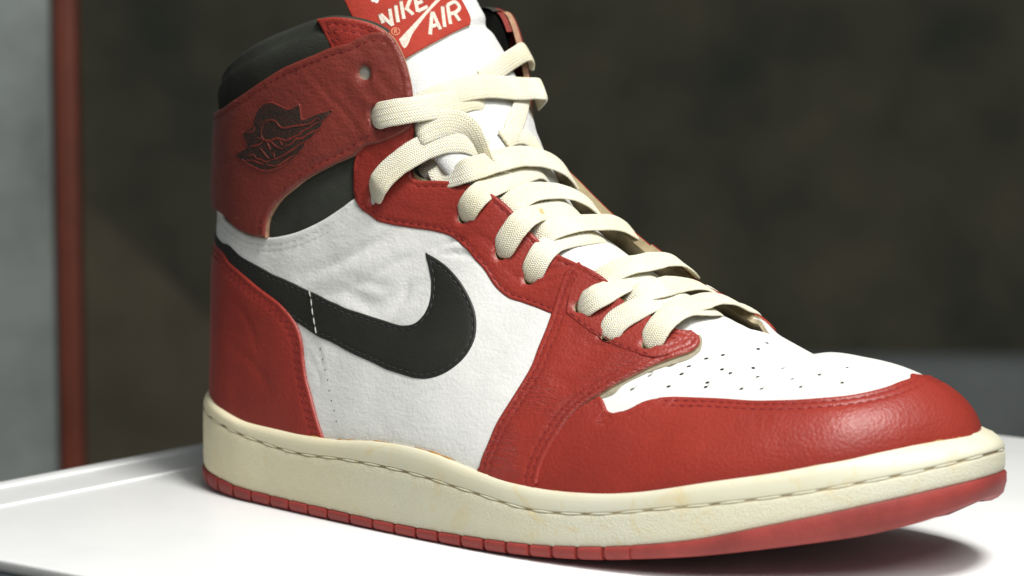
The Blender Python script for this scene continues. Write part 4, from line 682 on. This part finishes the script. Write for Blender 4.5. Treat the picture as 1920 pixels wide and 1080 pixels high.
# white toe box (vamp): closed over the ridge of the toe
pf = [circle(UP, p, .62, 9) for p in TR['perf']]
perf_m = [(-a, b) for a, b in TR['perf'] if .05 < a < .3 and b < .70]
crease = lambda P, uv, d: -.9*np.exp(-(((P[:, 0]-231)-.12*(P[:, 1]))/3.0)**2)*sm(P[:, 2], 56, 63)
panel('toe_box', [('r', [(-U7, 1), (-(U7+U5)/2, 1), (-U5, 1)]), ('o', [(-U5, 1), (0, 1)]), ('o', [(0, 1), (U5, 1)]), ('r', [(U5, 1), ((U7+U5)/2, 1), (U7, 1)]),
  ('o', [(U7, 1), (U7+.02, .6), (U7+.02, .3)]), ('o', [(U7+.02, .3), (0, .3)]), ('o', [(0, .3), (-U7-.02, .3)]), ('o', [(-U7-.02, .3), (-U7-.02, .6), (-U7, 1)])],
  'white', 'edge_white', shoe, holes=pf, off=-.2, thick=.9, rad=.7, puff=0, merge=True, wr=.25, hole_mat='dark', skirt=1.0, hole_skirt=1.1)
# white quarters round the heel
qt = tup(TR['quarter_top']); qh = [(1.0, .60), (.965, .592)]
qseg = [('s', qh+qt), ('o', [qt[-1], (.60, .70), (.52, .78), (.45, .84)]), ('o', [(.45, .84), (.38, .4), (.36, .02)]), ('o', [(.36, .02), (.7, .02), (1, .02)])]
full = lambda segs: segs
def wrap(top, topflag, front, botv):
    """outline symmetric about the heel"""
    return [(topflag, top), ('o', front), ('o', [front[-1], (1, botv)]), ('o', [(1, botv), (2-front[-1][0], front[-1][1])]), ('o', mir(front)), (topflag, mir(top))]
pinch = lambda P, uv, d: .35*np.exp(-((P[:, 0]-150)/9)**2-((P[:, 2]-84)/5)**2)*np.sin((P[:, 2]-P[:, 0]*.25)*1.6)-.30*np.exp(-(((P[:, 2]-72)-(P[:, 0]-95)*.42)/1.6)**2)*np.exp(-((P[:, 0]-100)/20)**2)+.30*np.exp(-(((P[:, 2]-66)-(P[:, 0]-95)*.30)/2.6)**2)*np.exp(-((P[:, 0]-96)/22)**2)
eyq = [(a, b+.055) for a, b in tup(TR['eyestay_edge'])[7:20:2]]
panel('quarter', wrap(qh+qt, 's', [qt[-1]]+eyq+[(.42, .84), (.38, .6), (.365, .3), (.36, .02)], .02), 'white', 'edge_white', shoe, off=.2, thick=1.1, rad=.8,
      grooves=(2.6, 4.6), gd=.16, thread='thread_white', sth=(.3, .12), puff=.2, wr=.35, step=1.25)
# black collar and ankle patch
k15 = KNOT[15]
panel('collar', [('r', [(k15, 1), (KNOT[16], 1), (KNOT[17], 1), (KNOT[18], 1), (KNOT[19], 1), (1, 1)]), ('r', [(1, 1)]+[(2-KNOT[i], 1) for i in (19, 18, 17, 16, 15)]), ('o', [(2-k15, 1), (1.33, .6), (1.34, .50)]), ('o', [(1.34, .50), (1.2, .44), (1, .50)]), ('o', [(1, .50), (.80, .44), (.66, .50)]), ('o', [(.66, .50), (.67, .6), (k15, 1)])],
      'collar', 'collar', shoe, off=-1.9, thick=2.3, rad=4, puff=.3, skirt=1.6, step=1.4, extra=lambda P, uv, d: 1.3*np.clip((uv[:, 1]-.84)/.08, 0, 1)*np.clip((1.0-uv[:, 1])/.06, 0, 1)-.55*np.exp(-((uv[:, 1]-.962)/.007)**2))
# toe guard
mg = [tuple(x) for x in TR['mudguard_top']]
mgl = [p for p in mg if p[0] > .012]+[(0, .752)]
panel('toe_guard', [('s', mgl+[(-a, b+.02) for a, b in mgl[:-1]][::-1]), ('o', [(-mgl[0][0], mgl[0][1]+.02), (-.36, .02)]), ('o', [(-.36, .02), (0, .02)]), ('o', [(0, .02), (.36, .02)]), ('o', [(.36, .02), mgl[0]])],
      'red_toe', 'edge_red', shoe, off=.25, thick=1.25, rad=.9, grooves=(2.0, 4.2), gd=.34, thread='thread_red', puff=.55, wr=.22)
# swoosh
sw = TR['swoosh']
panel('swoosh', [(f, tup(p)) for f, p in sw], 'black', 'edge_black', shoe, off=.85, thick=1.1, rad=.9, grooves=(1.5,), gd=.22, thread='thread_black', puff=.15, wr=.15)
swm = [(f, mir(tup(p))) for f, p in sw][::-1]
panel('swoosh', swm, 'black', 'edge_black', shoe, off=.7, thick=1.1, rad=.9, puff=.15, wr=.15, step=2)
# red eyestays
ee = tup(TR['eyestay_edge']); et = tup(TR['eyestay_throat'])
et = [(.402, .985)]+[(a, min(b, .995)) for a, b in et]
strap_top = tup(TR['strap_top']); strap_bot = tup(TR['strap_bot'])
eyseg = [('s', ee), ('o', [ee[-1], (.40, .90), et[0]]), ('s', et), ('o', [et[-1], (.68, .85), ee[0]])]
panel('eyestay', eyseg, 'red', 'edge_red', shoe, holes=EHOLE[3:7], off=.8, thick=1.2, rad=.9, grooves=(1.7,), gd=.25, thread='thread_red', puff=.25, wr=.2, skirt=2.6, hole_mat='edge_white')
panel('eyestay', [(f, mir(p)) for f, p in eyseg][::-1], 'red', 'lining', shoe, holes=EHOLE_M[3:7], off=.8, thick=1.2, rad=.9, puff=.25, wr=.2, skirt=2.6, step=1.6)
# grey board edge showing below the vamp overlay
ue = tup(TR['under_edge']); sr = tup(TR['side_right']); sl = tup(TR['side_left']); stt = [(a, min(b, .992)) for a, b in tup(TR['side_throat'])]
unseg = [('r', ue), ('o', [ue[-1], (.315, .97), (.36, .7), (.345, .45), ue[0]])]
panel('overlay_backing', unseg, 'grey_edge', 'grey_edge', shoe, off=.0, thick=1.05, rad=.5, puff=0, wr=.1, e0=.9)
panel('overlay_backing', [(f, mir(p)) for f, p in unseg][::-1], 'grey_edge', 'grey_edge', shoe, off=.5, thick=1.3, rad=.5, puff=0, wr=.1, step=2)
# red vamp overlay with the three lower eyelets
foot = [(sl[-1][0], .02), (sr[0][0], .02)]
flexb = lambda P, uv, d: .8*np.exp(-((P[:, 0]-196)/14)**2-((P[:, 2]-52)/8)**2)
ovseg = [('s', sl), ('o', [sl[-1], foot[0]]), ('o', foot), ('o', [foot[1], sr[0]]), ('s', sr), ('s', stt)]
panel('vamp_overlay', ovseg, 'red_flex', 'edge', shoe, holes=EHOLE[:3], off=1.5, thick=1.3, rad=.9, grooves=(2.1, 4.3), gd=.3, thread='thread_red', puff=.35, wr=.3, skirt=2.6, hole_mat='edge_white')
panel('vamp_overlay', [(f, mir(p)) for f, p in ovseg][::-1], 'red_flex', 'lining', shoe, holes=EHOLE_M[:3], off=1.5, thick=1.3, rad=.9, puff=.35, wr=.3, skirt=2.6, step=1.6)
# lower eyestay reinforcement stitched on the overlay
se = tup(TR['lower_eyestay_seam']); 
reseg = [('s', se), ('o', [se[-1], (.312, .88), (.318, .955)]), ('o', [(.318, .955), (.35, .945), (.39, .95), (.418, .96)]), ('o', [(.418, .96), (.413, .86), se[0]])]
panel('eyelet_reinforcement', reseg, 'red', 'edge_red', shoe, holes=EHOLE[:3], off=2.75, thick=.8, rad=1.0, grooves=(1.0,), gd=.16, thread='thread_red', puff=.1, wr=.1, skirt=.6, hole_mat='edge_white')
# heel counter
he = tup(TR['heel_edge']); hh0 = [(1.0, .515), (.965, .51), (.93, .485)]
hseg = wrap(hh0+he, 's', [he[-1], (he[-1][0]-.006, .02)], .02)
panel('heel_counter', hseg, 'red', 'edge_red', shoe, off=1.3, thick=1.25, rad=1.0, grooves=(1.8, 3.6), gd=.22, thread='thread_red', puff=.5, wr=.3, step=1.25)
# top facing flap and ankle strap
fl = tup(TR['flap_left']); 
flseg = [('s', fl+[(.776, .993)]), ('s', [(.776, .993), (KNOT[16], .994), (.738, .994), (.72, .993), (.70, .99)]), ('o', [(.70, .99), (.70, .90), fl[0]])]
panel('top_facing', flseg, 'red', 'edge', shoe, off=.9, thick=1.2, rad=.9, grooves=(2.0, 3.8), gd=.25, thread='thread_red', puff=.3, wr=.2, skirt=2.6)
panel('top_facing', [(f, mir(p)) for f, p in flseg][::-1], 'red', 'edge_red', shoe, off=.9, thick=1.2, rad=.9, puff=.3, wr=.2, skirt=2.6, step=1.6)
s0 = [(1.0, .905), (.965, .90)]
stail = [strap_bot[-1]]+tup(TR['strap_tail'])+[(.945, .600), (.97, .612), (1.0, .618)]
s_lat = s0+strap_top
seg = [('s', s_lat), ('s', strap_bot), ('r', stail), ('r', mir(stail)), ('s', mir(strap_bot)), ('s', mir(s_lat))]
panel('ankle_strap', seg, 'red_strap', 'edge', shoe, holes=[EHOLE[7], EHOLE[8], EHOLE_M[7], EHOLE_M[8]], off=2.0, thick=1.25, rad=.9, grooves=(2.4,), gd=.22, thread='thread_red', puff=.25, wr=.45, skirt=1.6, hole_mat='edge', hole_skirt=1.2, step=1.3)

panel('eyelet_backing', [('r', [tuple(p) for p in circle(UP, ELAT[8], 4.5)]+[tuple(circle(UP, ELAT[8], 4.5)[0])])], 'pale_backing', 'pale_backing', shoe, off=1.0, thick=.5, puff=0)
# embossed wing emblem on the strap
hstrap = 3.45
wing = panel('wing_emblem', [('r', tup(TR['wing_shape'])+[tuple(TR['wing_shape'][0])])], 'wing', 'wing', shoe, off=hstrap+.06, thick=.2, rad=.3, puff=0, wr=0, skirt=1.0, step=1.0)
V, F = [], []
for l in TR['wing_lines']:
    a, b = stroke_ribbon('l', UP, tup(l), .55, hstrap+.22+random.uniform(0, .03), .14, 'wing_line', wing, True); k = len(V); V += a; F += [tuple(i+k for i in f) for f in b]
V2, F2 = stroke_ribbon('l', UP, tup(TR['wing_shape'])+[tuple(TR['wing_shape'][0])], .40, hstrap+.05, .22, 'wing_line', wing); k = len(V); V += V2; F += [tuple(i+k for i in f) for f in F2]
mesh_obj('wing_relief', V, F, ['wing_line'], wing)
# white seam thread that shows across the swoosh and the seam holes under it
def surf_path(px): return [tuple(p) for p in px]

# ---------------------------------------------------------------- tongue
tongue = panel('tongue', [('r', [(0.02, -1), (.3, -1), (.6, -1), (.98, -1)]), ('r', [(.98, -1), (.995, 0), (.98, 1)]), ('r', [(.98, 1), (.6, 1), (.3, 1), (.02, 1)]), ('o', [(.02, 1), (.02, -1)])],
    'foam', 'foam', shoe, sf=TO, off=-3, thick=3.4, rad=5, puff=.6, wr=.5, skirt=2.5, step=1.4,
    extra=lambda P, uv, d: -1.6*np.exp(-((uv[:, 0]-.822)/.012)**2)+1.0*np.exp(-((uv[:, 0]-.78)/.03)**2))
lab = panel('tongue_label', [('r', [(.827, -.97), (.827, 0), (.829, .50)]), ('r', [(.829, .50), (.842, .575), (.90, .60), (.955, .60)]), ('r', [(.955, .60), (.957, 0), (.955, -.97)]), ('r', [(.955, -.97), (.827, -.97)])],
    'label', 'print', shoe, sf=TO, off=.55, thick=.6, rad=.5, puff=0, wr=.15, skirt=1.2, step=1.4)
def strokes(name, lines, width, off, mat, parent):
    V, F = [], []
    for i, l in enumerate(lines):
        a, b = stroke_ribbon('x', TO, tup(l), width, off+.02*i, .18, mat, parent); k = len(V); V += a; F += [tuple(q+k for q in f) for f in b]
    return mesh_obj(name, V, F, [mat], parent)
L = TR['letters']; LO = 1.12
Lx = {0: L[0:3], 1: L[3:4], 2: [L[4], L[5], L[6]], 3: L[7:10], 4: L[10:13], 5: L[13:14], 6: L[14:17]}
# K and E run on above the picture's edge
def ext(l, f): a, b = np.array(l[0]), np.array(l[-1]); return [tuple(a), tuple(a+(b-a)*f)]
Lx[2] = [L[4], ext(L[5], 1.25), L[6]]; Lx[3] = [ext(L[7], 1.35), L[8], L[9]]; e = np.array(Lx[3][0][1]); Lx[3].append([tuple(e), tuple(e+np.array(L[8][1])-np.array(L[8][0]))])
for i in range(7): strokes('letter', Lx[i], 1.25, LO, 'print', lab)
stp = tup(TR['label_stripe']); mid = len(stp)//2
panel('label_stripe', [('r', stp+[stp[0]])], 'print', 'print', lab, sf=TO, off=LO-.1, thick=.22, rad=.25, puff=0, wr=0, skirt=.5, step=.9)
rc, rx, ry = [np.array(p) for p in TR['ring']]
ang = np.linspace(0, 2*math.pi, 20); ring = [tuple(rc+(rx-rc)*math.cos(a)+(ry-rc)*math.sin(a)) for a in ang]
q = lambda a, b: tuple(rc+(rx-rc)*a+(ry-rc)*b)
strokes('registered_mark', [ring, [q(-.25, -.45), q(-.25, .5), q(.25, .45), q(.25, .1), q(-.2, .05)], [q(-.05, .05), q(.3, -.45)]], .32, LO, 'print_thin', lab)

# ---------------------------------------------------------------- laces
def lace(path, width=8.7, th=1.0, nrm=None, roll=None, name='lace', taper=False):
    P = np.asarray(path, float); d = np.linalg.norm(np.diff(P, axis=0), axis=1)**.7; k = np.concatenate([[0], np.cumsum(d)])
    q = np.linspace(0, k[-1], 400); C = hermite(P, k, q); l = np.concatenate([[0], np.cumsum(np.linalg.norm(np.diff(C, axis=0), axis=1))])
    n = max(12, int(l[-1]/.7)); s = np.linspace(0, l[-1], n); C = np.stack([np.interp(s, l, C[:, i]) for i in range(3)], -1)
    kw = min(14, n-2); g = np.exp(-.5*(np.arange(-kw, kw+1)/(4.8 if taper else 1.8))**2); g /= g.sum()
    Cp = np.vstack([2*C[0]-C[kw:0:-1], C, 2*C[-1]-C[-2:-kw-2:-1]]); C = np.stack([np.convolve(Cp[:, i], g, 'valid') for i in range(3)], -1)
    t = np.gradient(C, axis=0); t /= np.linalg.norm(t, axis=1, keepdims=True)
    if nrm is None:
        n0 = np.stack([np.interp(C[:, 2], [60, 85, 110, 130, 150], [.25, .50, .62, .88, .93]), 0*C[:, 0], np.interp(C[:, 2], [60, 85, 110, 130, 150], [.97, .86, .78, .48, .36])], -1)
        ph = np.radians(np.interp(C[:, 1], [-32, -24, 0, 17, 23, 30], [-70, -52, 0, 12, 38, 75])); N = n0*np.cos(ph)[:, None]; N[:, 1] += np.sin(ph)
    else: N = np.stack([np.interp(np.linspace(0, 1, n), np.linspace(0, 1, len(nrm)), np.asarray(nrm, float)[:, i]) for i in range(3)], -1)
    N -= t*(N*t).sum(1, keepdims=True); N /= np.linalg.norm(N, axis=1, keepdims=True)+1e-9
    Bv = np.cross(N, t)
    for i in range(1, n):
        if (Bv[i]*Bv[i-1]).sum() < 0: Bv[i] *= -1
    kk = np.exp(-.5*(np.arange(-16, 17)/7.)**2); kk /= kk.sum(); Bp = np.vstack([np.repeat(Bv[4:5], 20, 0), Bv[4:-4], np.repeat(Bv[-5:-4], 20, 0)])
    Bv = np.stack([np.convolve(Bp[:, i], kk, 'valid') for i in range(3)], -1); Bv -= t*(Bv*t).sum(1, keepdims=True); Bv /= np.linalg.norm(Bv, axis=1, keepdims=True)+1e-9
    N = np.cross(t, Bv)
    if roll is not None:
        r = np.radians(np.interp(np.linspace(0, 1, n), np.linspace(0, 1, len(roll)), roll))[:, None]
        N, Bv = N*np.cos(r)+Bv*np.sin(r), Bv*np.cos(r)-N*np.sin(r)
    tw = np.radians(9*vnoise(C*.06+3)*(np.clip((s-24)/10, 0, 1) if taper else 1))[:, None]; N, Bv = N*np.cos(tw)+Bv*np.sin(tw), Bv*np.cos(tw)-N*np.sin(tw)
    K = 16; a = np.linspace(0, 2*math.pi, K, endpoint=False)
    cx = np.sign(np.cos(a))*np.abs(np.cos(a))**.55*width/2; cy = np.sign(np.sin(a))*np.abs(np.sin(a))**.8*th/2
    cup = -.012*cx**2
    wob = 1+.03*vnoise(C*.25)+.02*vnoise(C*.8+5)
    V = C[:, None, :]+Bv[:, None, :]*(cx[None, :, None]*wob[:, None, None])+N[:, None, :]*(cy+cup)[None, :, None]
    if taper:
        x_ = np.clip(s/5.5, 0, 1); sc = .30+.70*np.sqrt(np.maximum(0, 1-(1-x_)**2)); thk = 1.35-.35*np.clip(s/7.5, 0, 1)
        rel = V-C[:, None, :]; ac = (rel*Bv[:, None, :]).sum(-1, keepdims=True)*Bv[:, None, :]
        V = C[:, None, :]+ac*sc[:, None, None]+(rel-ac)*thk[:, None, None]
    V[-1] = C[-1]+(V[-1]-C[-1])*.45
    F = []
    for i in range(n-1):
        for j in range(K): F.append((i*K+j, i*K+(j+1) % K, i*K+K+(j+1) % K, i*K+K+j))
    F.append(tuple(range(K))[::-1]); F.append(tuple((n-1)*K+j for j in range(K)))
    o = mesh_obj(name, V.reshape(-1, 3), F, ['lace'], shoe)
    uvl = o.data.uv_layers.new(name='ribbon'); vi = np.zeros(len(o.data.loops), dtype=np.int32); o.data.loops.foreach_get('vertex_index', vi)
    uvl.data.foreach_set('uv', np.stack([s[vi//K], cx[vi % K]+10], -1).astype(np.float32).ravel())
    return o
def up3(u, v, h): u = np.array([u]); v = np.array([v]); return (UP.P(u, v)+UP.N(u, v)*h)[0]
LC = {k: [np.array(p) for p in v] for k, v in TR['laces'].items() if isinstance(v, list)}
for i in range(8):                       # from each outer eyelet across the tongue and under the inner eyestay
    u, v = ELAT[i]; tr = LC['L%d' % i]
    e = tr[-1]; tail = [e+np.array([-3, 7, -3.5]), e+np.array([-6, 12, -9.])] if i < 5 else [e+np.array([0, 5, -4.5]), e+np.array([-3, 9, -10.])]
    if i in (3, 4, 5): tr = tr[1:]
    h0 = up3(u, v, 0); dr_ = tr[0]-h0; nz = up3(u, v, 1)-h0; dr_ -= nz*(dr_@nz); dr_ /= np.linalg.norm(dr_)+1e-9
    tp = 4.0 if i < 3 else (2.5 if i < 7 else 3.7)
    lace([h0+nz*(tp-1.9)-dr_*.9, h0+nz*(tp+.2)+dr_*.5, h0+nz*(tp+1.15)+dr_*3.2]+[p for p in tr if np.linalg.norm(p-h0) > 6.5]+tail, taper=True)
for i in range(6):                       # from each inner eyelet over the edge, across, and under the outer eyestay
    u, v = ELAT[i]; tr = LC['M%d' % i]; ue_ = TR['laces']['Mu%d' % i]
    h0 = up3(2-u, v, 0); e1 = up3(2-u, .5*v+.5, 4.6); nz = up3(2-u, v, 1)-h0; dd = e1-h0; dd -= nz*(dd@nz); dd /= np.linalg.norm(dd)
    lace([h0-nz*2.2-dd*1.6, h0+nz*2.2+dd*.6, e1]+tr[:-1]+[up3(ue_, .995, -2.0), up3(ue_+.01, .90, -4.5)])
M6 = LC['M6']; M6[0] = M6[0]+np.array([-2, 0, -4.]); M6[1] = M6[1]+np.array([-.8, 0, -1.2]); lace([M6[0]+np.array([5, 8, -6.])]+M6+[up3(TR['laces']['Mu6'], .995, -2.0), up3(TR['laces']['Mu6']+.01, .9, -4.5)], roll=[80, 75, 60, 15, 0, 0])
M7 = LC['M7']; lace([M7[0]+np.array([-8, 6, -4.]), M7[0]+np.array([-2, 2.5, -.8])]+M7+[M7[-1]+np.array([-6, -3, -3.])])
lace(LC['loop'], width=7); lace(LC['strand_a'], width=7); lace(LC['strand_b'], width=7)
# the white seam thread that runs over the swoosh
q = resample(UP, spline2(tup(TR['seam_thread'])), .5); pp = UP.P(q[:, 0], q[:, 1]); nn = UP.N(q[:, 0], q[:, 1])
stitches('seam_thread', [(pp+nn*(2.05+field(pp))[:, None], nn)], 'thread_white', shoe, 2.8, .3, .28, .22)
# needle holes of the opened seam below it
q = resample(UP, spline2(tup(TR['seam_holes'])), .5); pp = UP.P(q[:, 0], q[:, 1]); nn = UP.N(q[:, 0], q[:, 1])
stitches('seam_holes', [(pp+nn*(1.52+field(pp))[:, None], nn)], 'thread_tan', shoe, .55, 3.1, .5, .03)

bpy.data.objects.remove(ROOT)
